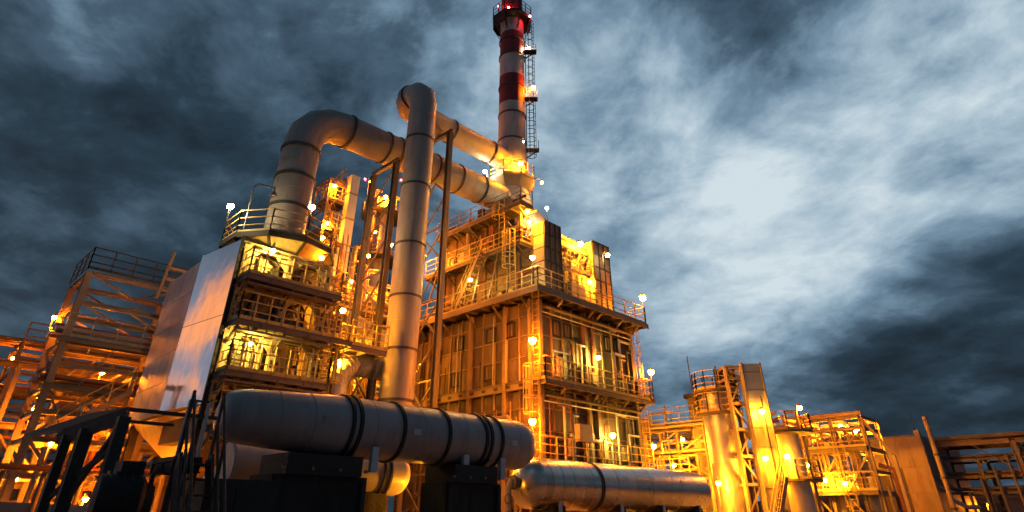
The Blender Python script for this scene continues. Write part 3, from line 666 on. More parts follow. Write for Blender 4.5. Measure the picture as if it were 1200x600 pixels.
# walkway bridge from the tower to the right
bw = thing('access_bridge', 'lit steel footbridge leaving the clad tower to the right', 'footbridge', (14.6, 24.4, 0))
deck(bw, (14.05, 23.6, 8.3), (16.0, 24.6, 8.3)); railing(bw, [(14.05, 23.63, 8.3), (16.0, 23.63, 8.3)], step=.6); railing(bw, [(14.05, 24.57, 8.3), (16.0, 24.57, 8.3)], step=.6)
for x in (13.95, 15.95): part('post', MB().ibeam((x, 24.45, 0), (x, 24.45, 8.1), .14, .14), 'steel', bw)

# ================================================================== FOREGROUND DUCTS AND VESSELS
BY = 14.0; bz = 3.62; br = .69
bp = thing('foreground_duct', 'large grey horizontal duct with dark hoops on black piers, nearest in front', 'duct', (10, BY, 2.7))
prof = [(-.55, .05), (-.54, .26), (-.5, .38), (-.42, .46), (-.28, .52), (-.05, .56), (.6, .60), (1.4, .645), (2.2, br), (8.35, br), (8.55, br * .985), (8.75, br * .93), (8.93, br * .80), (9.0, br * .66), (9.02, .1)]
part('shell', MB().lathe((5.95, BY, bz), (1, 0, 0), prof, 48), 'duct_paint', bp, True)
for x in (8.3, 8.52, 9.8, 11.3, 12.68, 12.88, 13.3): part('hoop', MB().band((x, BY, bz), (1, 0, 0), br, .09, .05, 48), 'black_iron', bp, True)
for x in (9.0, 10.5, 12.0, 14.1): part('seam', MB().band((x, BY, bz), (1, 0, 0), br, .025, .008, 48), 'duct_paint', bp, True)
for x, q in ((6.55, .601), (7.35, .646)): part('seam', MB().band((x, BY, bz), (1, 0, 0), q, .025, .012, 48), 'duct_paint', bp, True)
part('patch_plate', MB().box((7.5, BY - .672, bz - .06), (8.0, BY - .5, bz + .1)), 'duct_paint', bp)
for x in (10.1, 13.7): part('name_plate', MB().box((x, BY - br - .006, bz - .1), (x + .22, BY - br + .05, bz + .04)), 'galv', bp)
for x in (9.05, 12.0, 13.4): part('saddle', MB().box((x - .09, BY - .62, bz - 1.0), (x + .09, BY - .5, bz - .45)), 'galv', bp)
for x, w, g_ in ((7.75, 1.18, 'left'), (12.35, .98, 'right')):
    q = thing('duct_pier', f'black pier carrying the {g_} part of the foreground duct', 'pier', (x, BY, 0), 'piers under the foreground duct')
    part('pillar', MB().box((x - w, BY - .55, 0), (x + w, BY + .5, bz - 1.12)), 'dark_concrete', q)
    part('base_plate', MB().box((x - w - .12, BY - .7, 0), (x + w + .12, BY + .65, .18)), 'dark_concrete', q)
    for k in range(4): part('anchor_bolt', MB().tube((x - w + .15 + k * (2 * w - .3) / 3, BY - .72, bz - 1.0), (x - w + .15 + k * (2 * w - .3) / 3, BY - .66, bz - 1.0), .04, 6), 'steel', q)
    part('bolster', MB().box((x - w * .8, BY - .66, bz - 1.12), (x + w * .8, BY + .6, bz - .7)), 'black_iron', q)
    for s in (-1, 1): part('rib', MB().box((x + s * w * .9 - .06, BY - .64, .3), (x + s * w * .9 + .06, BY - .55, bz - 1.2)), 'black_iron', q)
# smaller duct behind and below
lo = onY(400, 553, 16.4); lz = lo.z
sd = thing('lower_duct', 'smaller duct behind the piers, its capped end glowing orange', 'duct', (9, 16.4, 1.5))
xa, xb = onY(262, 548, 16.4).x, onY(470, 556, 16.4).x; rr = .56
part('shell', MB().lathe((xa, 16.4, lz), (1, 0, 0), [(0, rr * .92), (.05, rr), (xb - xa - .25, rr), (xb - xa - .08, rr * .9), (xb - xa + .05, rr * .7), (xb - xa + .1, .05)], 40), 'pipe_paint', sd, True)
for k, f in enumerate((.34, .42, .56, .82, .86)): part('hoop', MB().band((xa + (xb - xa) * f, 16.4, lz), (1, 0, 0), rr, .07, .04, 40), 'black_iron', sd, True)
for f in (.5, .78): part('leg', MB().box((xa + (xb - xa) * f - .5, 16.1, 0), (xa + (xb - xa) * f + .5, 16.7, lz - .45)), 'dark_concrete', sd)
# polished vessel on the right
VY = 16.0; vz = 2.72; vr = .82
vs = thing('silver_vessel', 'long polished metal-clad vessel lying in front of the furnace', 'vessel', (22.5, VY, 0))
vx0, vx1 = 16.6, 29.0
edges = [vx0 + .75, 17.75, 18.3, 18.9, 19.5, 20.05, 20.5, 21.6, 22.8, 24.0, 25.2, 26.4, 27.6, 28.75]
for i, (a, b) in enumerate(zip(edges[:-1], edges[1:])):
    q = vr + (.008 if i % 2 else 0) - (.02 if i < 2 else 0)
    part('cladding_band', MB().lathe((a, VY, vz), (1, 0, 0), [(0, q - .01), (.012, q), (b - a - .02, q + .003), (b - a, q - .01)], 48), 'vessel_clad', vs, True)
part('head', MB().lathe((vx0 + .76, VY, vz), (-1, 0, 0), [(0, vr - .02), (.22, vr * .93), (.45, vr * .76), (.62, vr * .52), (.70, vr * .3), (.72, .05)], 48), 'vessel_clad', vs, True)
part('end_plate', MB().lathe((28.74, VY, vz), (1, 0, 0), [(0, vr - .01), (.12, vr - .02), (.2, vr * .9), (.22, .05)], 48), 'vessel_clad', vs, True)
for x in (20.5, 20.62): part('hoop', MB().band((x, VY, vz), (1, 0, 0), vr, .05, .04, 48), 'flange', vs, True)
for x in (18.3, 22.0, 25.0, 28.0):
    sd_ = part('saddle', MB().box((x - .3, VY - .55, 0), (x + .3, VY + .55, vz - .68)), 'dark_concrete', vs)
    part('tie_plate', MB().box((x - .08, VY - .6, vz - .95), (x + .08, VY - .545, vz - .4)), 'galv', sd_)
nz_ = part('nozzle', MB().path([(16.75, VY - .05, vz), (16.35, VY - .05, vz), (16.2, VY - .05, vz - .2), (16.2, VY - .05, .6)], .12, 10), 'steel_pale', vs, True)
for x in (16.42, 16.3): part('flange', MB().band((x + .1, VY - .05, vz), (1, 0, 0), .12, .05, .1, 16), 'steel', nz_)
for z in (vz - .5, vz - 1.0, vz - 1.5): part('handwheel', MB().band((16.05, VY - .2, z), (0, 1, 0), .14, .03, .02, 14), 'steel', nz_)
part('header_pipe', MB().tube((17.2, VY - .75, 1.75), (21.0, VY - .75, 1.75), .1, 10), 'steel_pale', vs, True)
# insulated bend between tower and upright duct
ib = thing('insulated_bend', 'banded silver pipe bend glinting behind the foreground duct', 'pipe', (15, 25.5, 0))
c0 = onY(420, 452, 25.0)
bend = arc((c0.x, 25.0, c0.z - .3), (-1, 0, 0), (0, 0, 1), 1.25, 10)
pp = [(c0.x - 1.25, 25.0, 2.5), (c0.x - 1.25, 25.0, c0.z - .9)] + bend + [(c0.x + 1.6, 25.0, c0.z + .95)]
part('shell', MB().path(pp, .56, 24), 'galv', ib, True)
for a, b in zip(bend[:-1], bend[1:]):
    part('band', MB().band((a + b) / 2, (b - a), .565, .045, .02, 20), 'galv', ib)
for x in (.3, .75, 1.2): part('band', MB().band((c0.x + x, 25.0, c0.z + .95), (1, 0, 0), .565, .05, .02, 20), 'galv', ib)
dd = thing('hopper_duct', 'grey sheet metal duct piece hanging behind the upright duct', 'duct', (15.6, 28, 8))
q0 = onY(425, 384, 28.5)
part('shell', MB().path([q0 + Vector((-1.1, 0, .1)), q0 + Vector((.4, 0, -.25)), q0 + Vector((1.6, 0, -.6))], .62, 14), 'duct_paint', dd, True)
for f in (-.7, .6): part('flange', MB().band(q0 + Vector((f, 0, -.12 if f > 0 else .0)), (1, 0, -.23), .62, .1, .06, 20), 'galv', dd)
part('hanger', MB().beam(q0 + Vector((.5, 0, -.4)), (q0.x + .5, 28.5, 0), .2), 'steel', dd)

# ================================================================== OPEN STEEL STRUCTURES
def steel_frame(t, xs, ys, zs, m='steel_pale', w=.3, braces=(), skipx=(), beam_h=.28):
    for x in xs:
        for y in ys: part('column', MB().ibeam((x, y, 0), (x, y, max(zs)), w, w * .85, w * .14, (0, 1, 0)), m, t)
    for z in zs:
        for y in ys:
            for a, b in zip(xs[:-1], xs[1:]): part('beam', MB().ibeam((a + w * .45, y, z), (b - w * .45, y, z), beam_h, beam_h * .7, beam_h * .14), m, t)
        for x in xs:
            for a, b in zip(ys[:-1], ys[1:]): part('beam', MB().ibeam((x, a + w * .5, z - .004), (x, b - w * .5, z - .004), beam_h * .9, beam_h * .6, beam_h * .13), m, t)
    for p, q in braces: part('brace', MB().beam(p, q, .11), m, t)
def pipes(t, specs, m='steel_pale'):
    for i, (pts, r) in enumerate(specs): part('pipe', MB().path(pts, r, 10), m if not isinstance(m, (list, tuple)) else m[i % len(m)], t, True)
V = Vector
# ---- left open frame
lf = thing('open_steel_frame', 'tall open steel frame left of the clad tower, railed at the top', 'steel frame', (9.5, 37, 0))
xs, ys = [5.4, 9.7, 14.0], [34.0, 37.0]
steel_frame(lf, xs, ys, [3.2, 4.6, 5.7, 6.7, 7.7, 8.7, 10.55, 12.0], 'steel_pale', .33, beam_h=.22)
for k in range(9):
    for z in (3.2, 5.7, 7.7): part('joist', MB().beam((5.6 + k * .95, 34.1, z + .12), (5.6 + k * .95, 36.9, z + .12), .07, .1), 'steel_pale', lf)
for k in range(4):
    for y in ys: part('brace', MB().beam((5.5 + k * 1.0, y + .1, 6.75), (6.5 + k * 1.0, y + .1, 8.6) if k % 2 else (6.5 + k * 1.0, y + .1, 5.0), .07), 'steel_pale', lf)
for y in ys:
    part('brace', MB().beam((5.5, y, 10.55), (7.5, y, 9.75), .1), 'steel_pale', lf); part('brace', MB().beam((7.5, y, 10.55), (9.5, y, 9.75), .1), 'steel_pale', lf)
    part('beam', MB().ibeam((5.55, y, 9.75), (9.5, y, 9.75), .2, .16), 'steel_pale', lf)
    part('brace', MB().beam((5.5, y, 12.0), (7.5, y, 11.2), .1), 'steel', lf); part('brace', MB().beam((9.6, y, 12.0), (7.6, y, 11.2), .1), 'steel', lf)
    part('brace', MB().beam((5.4, y + .05, .2), (9.6, y + .05, 4.5), .14), 'steel_pale', lf); part('brace', MB().beam((9.6, y - .05, .2), (5.5, y - .05, 4.5), .14), 'steel_pale', lf)
    part('brace', MB().beam((5.4, y + .05, 4.7), (7.5, y + .05, 6.6), .12), 'steel_pale', lf); part('brace', MB().beam((9.6, y - .05, 4.7), (7.5, y - .05, 6.6), .12), 'steel_pale', lf)
for x in (5.4, 9.7):
    part('brace', MB().beam((x, 34.1, 8.8), (x, 36.9, 10.4), .1), 'steel', lf); part('brace', MB().beam((x, 34.1, 6.8), (x, 36.9, 8.6), .1), 'steel', lf); part('brace', MB().beam((x, 36.9, .2), (x, 34.1, 4.4), .12), 'steel', lf)
railing(lf, [(5.25, 37.15, 12.15), (5.25, 33.85, 12.15), (13.9, 33.85, 12.15)], 'dark_iron', step=1.0)
part('post', MB().beam((8.55, 33.8, 11.4), (8.75, 33.8, 14.0), .14), 'steel_pale', lf)
for z in (12.5, 13.1): part('beam', MB().beam((8.75, 33.82, z), (11, 33.82, z), .1, .16), 'steel_pale', lf)
deck(lf, (5.2, 33.8, 8.9), (14, 34.7, 8.9)); railing(lf, [(5.25, 33.85, 8.9), (13.9, 33.85, 8.9)], 'rail_grey'); deck(lf, (5.2, 33.8, 6.85), (14, 34.6, 6.85))
pipes(lf, [([(5.0, 34.3 + i * .42, 9.2 + (i % 3) * .16), (13.9, 34.3 + i * .42, 9.2 + (i % 3) * .16)], .10 + .05 * (i % 3)) for i in range(6)], ['steel_pale', 'column_clad', 'red_pipe'])
pipes(lf, [([(5.0, 34.2 + i * .5, 7.15), (13.9, 34.2 + i * .5, 7.15)], .12 + .06 * (i % 2)) for i in range(5)], ['red_pipe', 'steel_pale'])
pipes(lf, [([(6.1 + i * 1.25, 33.7, .3), (6.1 + i * 1.25, 33.7, 4.2 + (i % 3) * 1.6), (6.1 + i * 1.25, 35.0, 4.2 + (i % 3) * 1.6)], .11) for i in range(5)], 'steel_pale')
stair(lf, (6.0, 33.2, 4.7), (8.6, 33.2, 6.8), .7, (0, 1, 0))
for x in (6.6, 8.2): part('drum', MB().lathe((x, 35.2, 5.7), (1, 0, 0), [(-.6, .1), (-.55, .4), (-.35, .6), (.35, .6), (.55, .4), (.6, .1)], 20), 'column_clad', lf, True)
# ---- farther frame beyond it
c0 = onY(36, 380, 46)
ff = thing('far_pipe_gantry', 'farther pipe gantry at the left edge of the picture', 'gantry', (c0.x + 3, 47, 0))
xs2 = [c0.x, c0.x + 2.5, c0.x + 5, c0.x + 10]
steel_frame(ff, xs2, [46, 49], [3.4, 5.2, 6.2, 7.2, 8.1, 9.0, 9.8, 10.6], 'frame_steel', .24, beam_h=.18)
railing(ff, [(c0.x, 46, 10.75), (c0.x + 10, 46, 10.75)], 'frame_steel', r=.045, h=1.2)
pipes(ff, [([(c0.x - 1.4 - .2 * i, 46.3 + i * .45, 10.9), (c0.x + 10, 46.3 + i * .45, 10.9)], .12 + .05 * (i % 2)) for i in range(5)], ['frame_steel', 'red_pipe'])
pipes(ff, [([(c0.x - 1.5, 46.3 + i * .45, 8.0 + .3 * (i % 2)), (c0.x + 10, 46.3 + i * .45, 8.0 + .3 * (i % 2))], .15) for i in range(5)], ['steel', 'red_pipe'])
pipes(ff, [([(c0.x + .8 + i * 1.1, 45.7, .3), (c0.x + .8 + i * 1.1, 45.7, 6 + (i % 3)), (c0.x + .8 + i * 1.1, 47, 6 + (i % 3))], .14) for i in range(7)], 'steel')
for i in range(4): part('brace', MB().beam((c0.x + i * 2.5, 46, .3 if i % 2 else 5), (c0.x + (i + 1) * 2.5, 46, 5 if i % 2 else .3), .16), 'steel', ff)
# ---- left fringe: pipe run that leads out of the picture
lr = thing('low_pipe_run', 'low pipe run on short posts in front of the open steel frame', 'pipe rack', (5, 31, 0))
for x in (4.0, 6.0, 8.0): part('post', MB().ibeam((x, 31, 0), (x, 31, 3.0), .22, .2), 'steel', lr)
for x in (4.0, 6.0, 8.0): part('beam', MB().ibeam((x, 30.2, 3.1), (x, 32.4, 3.1), .2, .18), 'steel', lr)
pipes(lr, [([(1.5, 30.4 + .38 * i, 3.35), (8.4, 30.4 + .38 * i, 3.35)], .06 + .03 * (i % 2)) for i in range(5)], ['red_pipe', 'frame_steel', 'steel'])
pipes(lr, [([(3.2 + 1.3 * i, 30.6, .2), (3.2 + 1.3 * i, 30.6, 3.2)], .09) for i in range(4)], 'frame_steel')

# ---- structures seen between the clad tower and the upright duct
def lattice(t, x0, x1, y0, y1, z0, z1, step, m='steel'):
    cs = [(x0, y0), (x1, y0), (x1, y1), (x0, y1)]
    for x, y in cs: part('column', MB().beam((x, y, 0), (x, y, z1), .16), m, t)
    z = z0; k = 0
    while z < z1 - .1:
        zt_ = min(z + step, z1)
        for (a, b) in zip(cs, cs[1:] + cs[:1]):
            part('strut', MB().beam((*a, zt_), (*b, zt_), .1), m, t)
            p, q = ((*a, z), (*b, zt_)) if k % 2 else ((*b, z), (*a, zt_))
            part('brace', MB().beam(p, q, .08), m, t)
        z = zt_; k += 1
lt = thing('lattice_stair_tower', 'lamp-lit lattice stair tower just right of the clad tower', 'tower', (15, 36, 0))
a = onY(388, 208, 35.5); b = onY(412, 208, 35.5)
lattice(lt, a.x, b.x, 35.5, 37.5, 5, a.z, 2.2)
zz_ = 6.0; k = 0
while zz_ < a.z - 1.5:
    deck(lt, (a.x, 35.5, zz_), (b.x, 37.5, zz_), joists=2)
    stair(lt, (a.x + .2 if k % 2 else b.x - .2, 36, zz_), (b.x - .2 if k % 2 else a.x + .2, 36, zz_ + 2.2), .6, (0, 1, 0)); railing(lt, [(a.x, 35.5, zz_), (b.x, 35.5, zz_)], step=.6)
    zz_ += 2.2; k += 1
cr = thing('clad_riser', 'pale square riser duct behind the left trestle', 'duct', (16.5, 36, 0))
a2 = onY(413, 204, 35.0); b2 = onY(423, 204, 35.0)
part('shell', MB().box((a2.x, 35, 0), (b2.x, 35.7, a2.z)), 'galv', cr)
for z in range(4, int(a2.z), 2): part('flange', MB().box((a2.x - .05, 34.95, z), (b2.x + .05, 35.75, z + .08)), 'steel', cr)
cr2 = onY(400, 300, 34.6)
part('side_shell', MB().box((cr2.x - .5, 34.6, 0), (cr2.x + .5, 35.0, cr2.z)), 'galv', cr)
tw2 = thing('process_column', 'slender process column with lit head platform behind the left trestle', 'column', (20, 40, 0))
c = onY(451, 240, 40); rr2 = .95
part('shell', MB().lathe((c.x, 40, 0), (0, 0, 1), [(0, rr2), (c.z, rr2), (c.z + .5, rr2 * .75), (c.z + .75, .1)], 28), 'column_clad', tw2, True)
for z in (c.z - 1.2, c.z - 5.2, c.z - 9):
    part('platform', MB().lathe((c.x, 40, z), (0, 0, 1), [(-.1, rr2), (-.1, 1.9), (.0, 1.9), (.0, rr2)], 14), 'grating', tw2)
    railing(tw2, [(c.x + 1.85 * math.cos(i * math.pi / 5), 40 + 1.85 * math.sin(i * math.pi / 5), z) for i in range(11)], step=.7)
for s in (-1.3, 1.35): pipes(tw2, [([(c.x + s, 39.3, 0), (c.x + s, 39.3, c.z + .6), (c.x + s * .5, 39.8, c.z + 1.0)], .16)], 'steel_pale')
ms = thing('process_structure', 'crowded pipe structure glowing orange between tower and furnace', 'steel frame', (20, 34, 0))
xm = [16.2, 19.2, 22.2]; ym = [31.5, 34.5]
steel_frame(ms, xm, ym, [4.4, 6.8, 9.2, 11.6, 13.8], 'steel_pale', .26)
for z in (4.6, 7.0, 9.4, 11.8):
    deck(ms, (16.2, 31.3, z), (22.2, 34.6, z)); railing(ms, [(16.2, 31.3, z), (22.2, 31.3, z)])
for i in range(9):
    x = 16.5 + i * .66; z = random.choice((6, 8.4, 10.6, 13)); y = 31.1 + .2 * (i % 3)
    pipes(ms, [([(x, y, 1), (x, y, z), (x + .5, y, z + .4), (x + 1.5, y, z + .4)], random.uniform(.08, .18))], random.choice(('steel_pale', 'column_clad', 'red_pipe')))
for i in range(5):
    z = 5.5 + i * 2.1; pipes(ms, [([(15.6, 31.0, z), (22.5, 31.0, z), (22.6, 31.0, z - 1)], .1 + .04 * (i % 3))], 'steel_pale')
for i in range(4): part('brace', MB().beam((16.2, 31.42, 4.4 + i * 2.3), (19.2, 31.42, 6.7 + i * 2.3), .1), 'steel', ms); part('brace', MB().beam((22.2, 31.42, 4.4 + i * 2.3), (19.2, 31.42, 6.7 + i * 2.3), .1), 'steel', ms)
for x, z in ((17.4, 5.6), (20.4, 8.0), (18.2, 10.4), (20.9, 12.7)): part('drum', MB().lathe((x, 33, z), (1, 0, 0), [(-1.0, .1), (-.95, .35), (-.7, .6), (.7, .6), (.95, .35), (1.0, .1)], 20), 'column_clad', ms, True)

vb = thing('riser_bank', 'bank of thin upright risers behind the footbridge of the clad tower', 'pipework', (15.5, 30, 0))
rb_ = random.Random(21)
for i in range(20):
    x = onY(384 + i * 4.4, 380, 29.6).x; y = 29.4 + .35 * (i % 4); zt2 = rb_.uniform(8.5, 15.5); r_ = rb_.choice((.05, .07, .1, .14, .18))
    part('riser', MB().path([(x, y, .1), (x, y, zt2), (x + rb_.choice((-1, 1)) * rb_.uniform(.4, 1.2), y, zt2 + .15)], r_, 10), rb_.choice(('steel_pale', 'red_pipe', 'steel', 'column_clad', 'galv')), vb, True)
for z in (5.2, 7.4, 9.6, 11.8):
    xa_, xb_ = onY(384, 380, 29.3).x, onY(470, 380, 29.3).x
    part('tie_beam', MB().ibeam((xa_, 29.2, z), (xb_, 29.2, z), .18, .14), 'steel', vb)
    part('cross_pipe', MB().tube((xa_, 29.05, z + .5), (xb_, 29.05, z + .5), .09, 8), 'steel_pale', vb, True)
    deck(vb, (xa_, 28.4, z - .3), (xb_, 29.1, z - .3)); railing(vb, [(xa_, 28.42, z - .3), (xb_, 28.42, z - .3)], step=.7)
for x in (xa_, (xa_ + xb_) / 2, xb_): part('post', MB().ibeam((x, 29.2, 0), (x, 29.2, 12.2), .2, .18), 'steel', vb)
ladder(vb, ((xa_ + xb_) / 2 - .5, 28.3), 5, 11.5, (0, -1, 0))
for i in range(8): x = rb_.uniform(xa_, xb_); z = rb_.choice((5.1, 7.3, 9.5)); part('valve', MB().ball((x, 28.9, z + .6), .2), rb_.choice(('red_pipe', 'steel_pale')), vb, True)

# ================================================================== RIGHT SIDE
rk = thing('pipe_rack', 'yellow-lit pipe rack between the furnace and the tall round column', 'pipe rack', (40, 22, 0))
steel_frame(rk, [40.0, 44.0], [20.4, 21.7, 23.0, 24.3, 25.6, 26.9, 28.2], [3.6, 4.45, 5.3, 6.1, 6.9], 'steel_pale', .19, beam_h=.16)
for z in (3.85, 5.55, 7.15): pipes(rk, [([(39.8 + .5 * i, 20.2, z + .12 * (i % 2)), (39.8 + .5 * i, 29.4, z + .12 * (i % 2))], .10 + .05 * ((i * 7) % 3)) for i in range(7)], ['steel_pale', 'column_clad', 'steel_pale', 'red_pipe'])
pipes(rk, [([(35.4, 25.2 + i * .5, 7.6), (45, 25.2 + i * .5, 7.6)], .1) for i in range(4)], 'steel_pale')
for y in (20.8, 21.5, 22.2, 23.6, 24.4, 26.3, 27.1): pipes(rk, [([(39.7, y, .3), (39.7, y, 3.6 + 1.7 * (int(y * 3) % 3)), (40.4, y, 3.6 + 1.7 * (int(y * 3) % 3))], .07)], 'steel_pale')
for y0 in (20.4, 23.0, 25.6):
    part('brace', MB().beam((39.95, y0, 3.7), (39.95, y0 + 2.6, 5.2), .1), 'steel_pale', rk); part('brace', MB().beam((39.95, y0 + 2.6, 5.4), (39.95, y0, 6.8), .1), 'steel_pale', rk); part('brace', MB().beam((39.95, y0, .3), (39.95, y0 + 2.6, 3.5), .1), 'steel_pale', rk)
railing(rk, [(39.9, 20.3, 7.3), (39.9, 28.3, 7.3)], 'rail_grey'); deck(rk, (39.3, 22, 4.0), (40.0, 28, 4.0)); railing(rk, [(39.35, 22, 4.0), (39.35, 28, 4.0)])
ladder(rk, (39.4, 25.0), .2, 7.0, (-1, 0, 0))
for y in (20.9, 23.7, 26.4): part('post', MB().beam((40, y, 7), (40, y, 8.6), .12), 'steel_pale', rk)
rq = random.Random(9)
for i in range(30):
    y = rq.uniform(20.5, 28.2); z = rq.choice((.2, 3.8, 5.5, 7.1)); h_ = rq.uniform(.5, 1.5); x = rq.uniform(39.5, 40.6)
    part('pipe', MB().path([(x, y, z), (x, y, z + h_), (x, y + rq.choice((-1, 1)) * rq.uniform(.5, 2), z + h_)], rq.choice((.04, .06, .09)), 8), rq.choice(('steel_pale', 'steel', 'column_clad')), rk, True)
# ---- round column with platforms
a = atD(838, 455, 40); RC = (a.x, a.y); ZT = a.z
rc = thing('round_column', 'tall round metal-clad column with railed platforms beside the stair lattice', 'column', (*RC, 0))
zb = 0
for i, z in enumerate((0, 1.9, 3.2, 4.5, 5.6, 6.6)):
    z1 = (1.9, 3.2, 4.5, 5.6, 6.6, 7.2)[i]
    part('cladding_band', MB().lathe((*RC, 0), (0, 0, 1), [(z, 1.0 + .006 * (i % 2)), (z1, 1.0 + .006 * (i % 2))], 40), 'column_clad', rc, True)
part('upper_shell', MB().lathe((*RC, 0), (0, 0, 1), [(7.2, 1.0), (7.35, 0.9), (ZT - .4, 0.9), (ZT - .1, .9), (ZT + .15, .3), (ZT + .2, .05)], 40), 'column_clad', rc, True)
for z, r_ in ((7.3, 1.45), (ZT - .2, 1.4)):
    part('platform', MB().lathe((*RC, z), (0, 0, 1), [(-.14, 1.0), (-.14, r_), (.0, r_), (.0, 1.0)], 18), 'grating', rc)
    railing(rc, [(RC[0] + (r_ - .05) * math.cos(i * math.pi / 6), RC[1] + (r_ - .05) * math.sin(i * math.pi / 6), z) for i in range(13)], 'rail_grey' if z > 9 else 'rail_paint', step=.8)
part('vent_pipe', MB().tube((RC[0] - .2, RC[1] - .3, ZT), (RC[0] - .2, RC[1] - .3, ZT + 1.3), .08, 8), 'steel', rc, True)
part('lightning_rod', MB().tube((RC[0] - 1.2, RC[1] + 1.0, ZT - .2), (RC[0] - 1.2, RC[1] + 1.0, ZT + 2.0), .03, 6), 'dark_iron', rc)
for s in (-1, 1): part('pipe', MB().path([(RC[0] + 1.15 * s * RGT[0], RC[1] + 1.15 * s * RGT[1], .3), (RC[0] + 1.15 * s * RGT[0], RC[1] + 1.15 * s * RGT[1], 5.5 + s)], .12, 8), 'steel_pale', rc, True)
part('skirt', MB().lathe((*RC, 0), (0, 0, 1), [(0, 1.15), (1.4, 1.1), (1.9, 1.03)], 32), 'dark_concrete', rc, True)
sc_ = thing('stub_column', 'short dark flat-topped column behind the round column', 'column', (RC[0] - .6, RC[1] + 3, 0))
b = atD(816, 475, 44); part('shell', MB().lathe((b.x, b.y, 0), (0, 0, 1), [(0, .55), (b.z + .5, .55)], 20), 'shed_dark', sc_, True); part('cap', MB().lathe((b.x, b.y, b.z + .5), (0, 0, 1), [(0, .8), (.18, .8)], 20), 'dark_iron', sc_)
# ---- stair lattice and slab column
st = thing('stair_lattice', 'tall narrow stair lattice leaning up between round column and flat slab', 'tower', (41, 17.5, 0))
p0 = atD(849, 430, 38.2); p1 = atD(866, 427, 38.2); back = V((FWD[0], FWD[1], 0)) * 1.5
P4 = [V((p0.x, p0.y, 0)), V((p1.x, p1.y, 0)), V((p1.x, p1.y, 0)) + back, V((p0.x, p0.y, 0)) + back]
for q in P4: part('column', MB().beam(q, q + V((0, 0, p0.z)), .2), 'steel_pale', st)
z = .4; k = 0
up = lambda h: V((0, 0, h))
while z < p0.z - .5:
    zn = min(z + 1.45, p0.z)
    for i in range(4): part('strut', MB().beam(P4[i] + up(zn), P4[(i + 1) % 4] + up(zn), .1, .16), 'steel_pale', st)
    part('brace', MB().beam(P4[0] + up(z) if k % 2 else P4[1] + up(z), P4[1] + up(zn) if k % 2 else P4[0] + up(zn), .1), 'steel_pale', st)
    part('brace', MB().beam(P4[3] + up(z) if k % 2 == 0 else P4[2] + up(z), P4[2] + up(zn) if k % 2 == 0 else P4[3] + up(zn), .1), 'steel', st)
    part('landing', MB().poly([P4[0].lerp(P4[3], .55) + up(zn), P4[1].lerp(P4[2], .55) + up(zn), P4[2] + up(zn), P4[3] + up(zn)], (0, 0, .05)), 'grating', st)
    z = zn; k += 1
part('side_sheet', MB().poly([P4[3] + up(p0.z - 2.2), P4[2] + up(p0.z - 2.2), P4[2] + up(p0.z + .1), P4[3] + up(p0.z + .1)], back * .03), 'shed_dark', st)
q0 = V((p1.x, p1.y, 0)) + V((RGT[0], RGT[1], 0)) * .55 - back * .1
stair(st, P4[0] - back * .8 + V((RGT[0], RGT[1], 0)) * .3, P4[0] + V((RGT[0], RGT[1], 0)) * 1.9 - back * .5 + up(3.6), .6, -back)
sb = thing('slab_column', 'tall flat slab column, grey at the top and yellow-lit below', 'column', (41.5, 17, 0))
e0 = atD(868, 426, 37.8); e1 = atD(891, 431, 37.8)
A_, B_ = V((e0.x, e0.y, 0)), V((e1.x, e1.y, 0)); off = V((FWD[0], FWD[1], 0)) * .55
for i, (z0, z1) in enumerate(((0, 3.2), (3.2, 6.4), (6.4, e0.z))):
    part('plate', MB().poly([A_ + up(z0 + .01), B_ + up(z0 + .01), B_ + off + up(z0 + .01), A_ + off + up(z0 + .01)], (0, 0, z1 - z0 - .01)), 'galv' if i == 2 else 'cream_door', sb)  # grey unlit top over warmer plates: lamplight put into the plate colours
for q in (A_, B_): part('edge_angle', MB().beam(q - off * .05, q - off * .05 + up(e0.z + .05), .1), 'steel', sb)
for k_ in range(9): part('batten', MB().beam(A_ - off * .02 + up(1 + k_ * 1.05), B_ - off * .02 + up(1 + k_ * 1.05), .04, .03), 'steel', sb)
part('conduit', MB().tube(A_.lerp(B_, .7) - off * .09 + up(.2), A_.lerp(B_, .7) - off * .09 + up(8.0), .035, 6), 'dark_iron', sb)
# ---- second column with two crowded platforms
a = atD(919, 505, 42); C2 = (a.x, a.y)
c2 = thing('short_column', 'shorter round column right of the slab, crowded platforms at head and waist', 'column', (*C2, 0))
part('shell', MB().lathe((*C2, 0), (0, 0, 1), [(0, .95), (3.6, .95), (3.7, .8), (a.z, .8), (a.z + .3, .6), (a.z + .45, .1)], 36), 'column_clad', c2, True)
for z, r_ in ((3.7, 1.7), (a.z - .1, 1.75)):
    part('platform', MB().lathe((*C2, z), (0, 0, 1), [(-.12, .8), (-.12, r_), (.0, r_), (.0, .8)], 18), 'grating', c2)
    railing(c2, [(C2[0] + (r_ - .05) * math.cos(i * math.pi / 6), C2[1] + (r_ - .05) * math.sin(i * math.pi / 6), z) for i in range(13)], step=.8)
for i in range(7):
    t_ = i * .9; part('valve', MB().path([(C2[0] + 1.1 * math.cos(t_), C2[1] + 1.1 * math.sin(t_), a.z - .1), (C2[0] + 1.1 * math.cos(t_), C2[1] + 1.1 * math.sin(t_), a.z + .5 + .25 * (i % 3)), (C2[0] + .3 * math.cos(t_), C2[1] + .3 * math.sin(t_), a.z + .6 + .25 * (i % 3))], .11, 8), 'steel_pale', c2, True)
part('mast', MB().tube((C2[0] - .9, C2[1] + .9, a.z), (C2[0] - 1.1, C2[1] + 1.1, a.z + 2.2), .05, 6), 'dark_iron', c2)
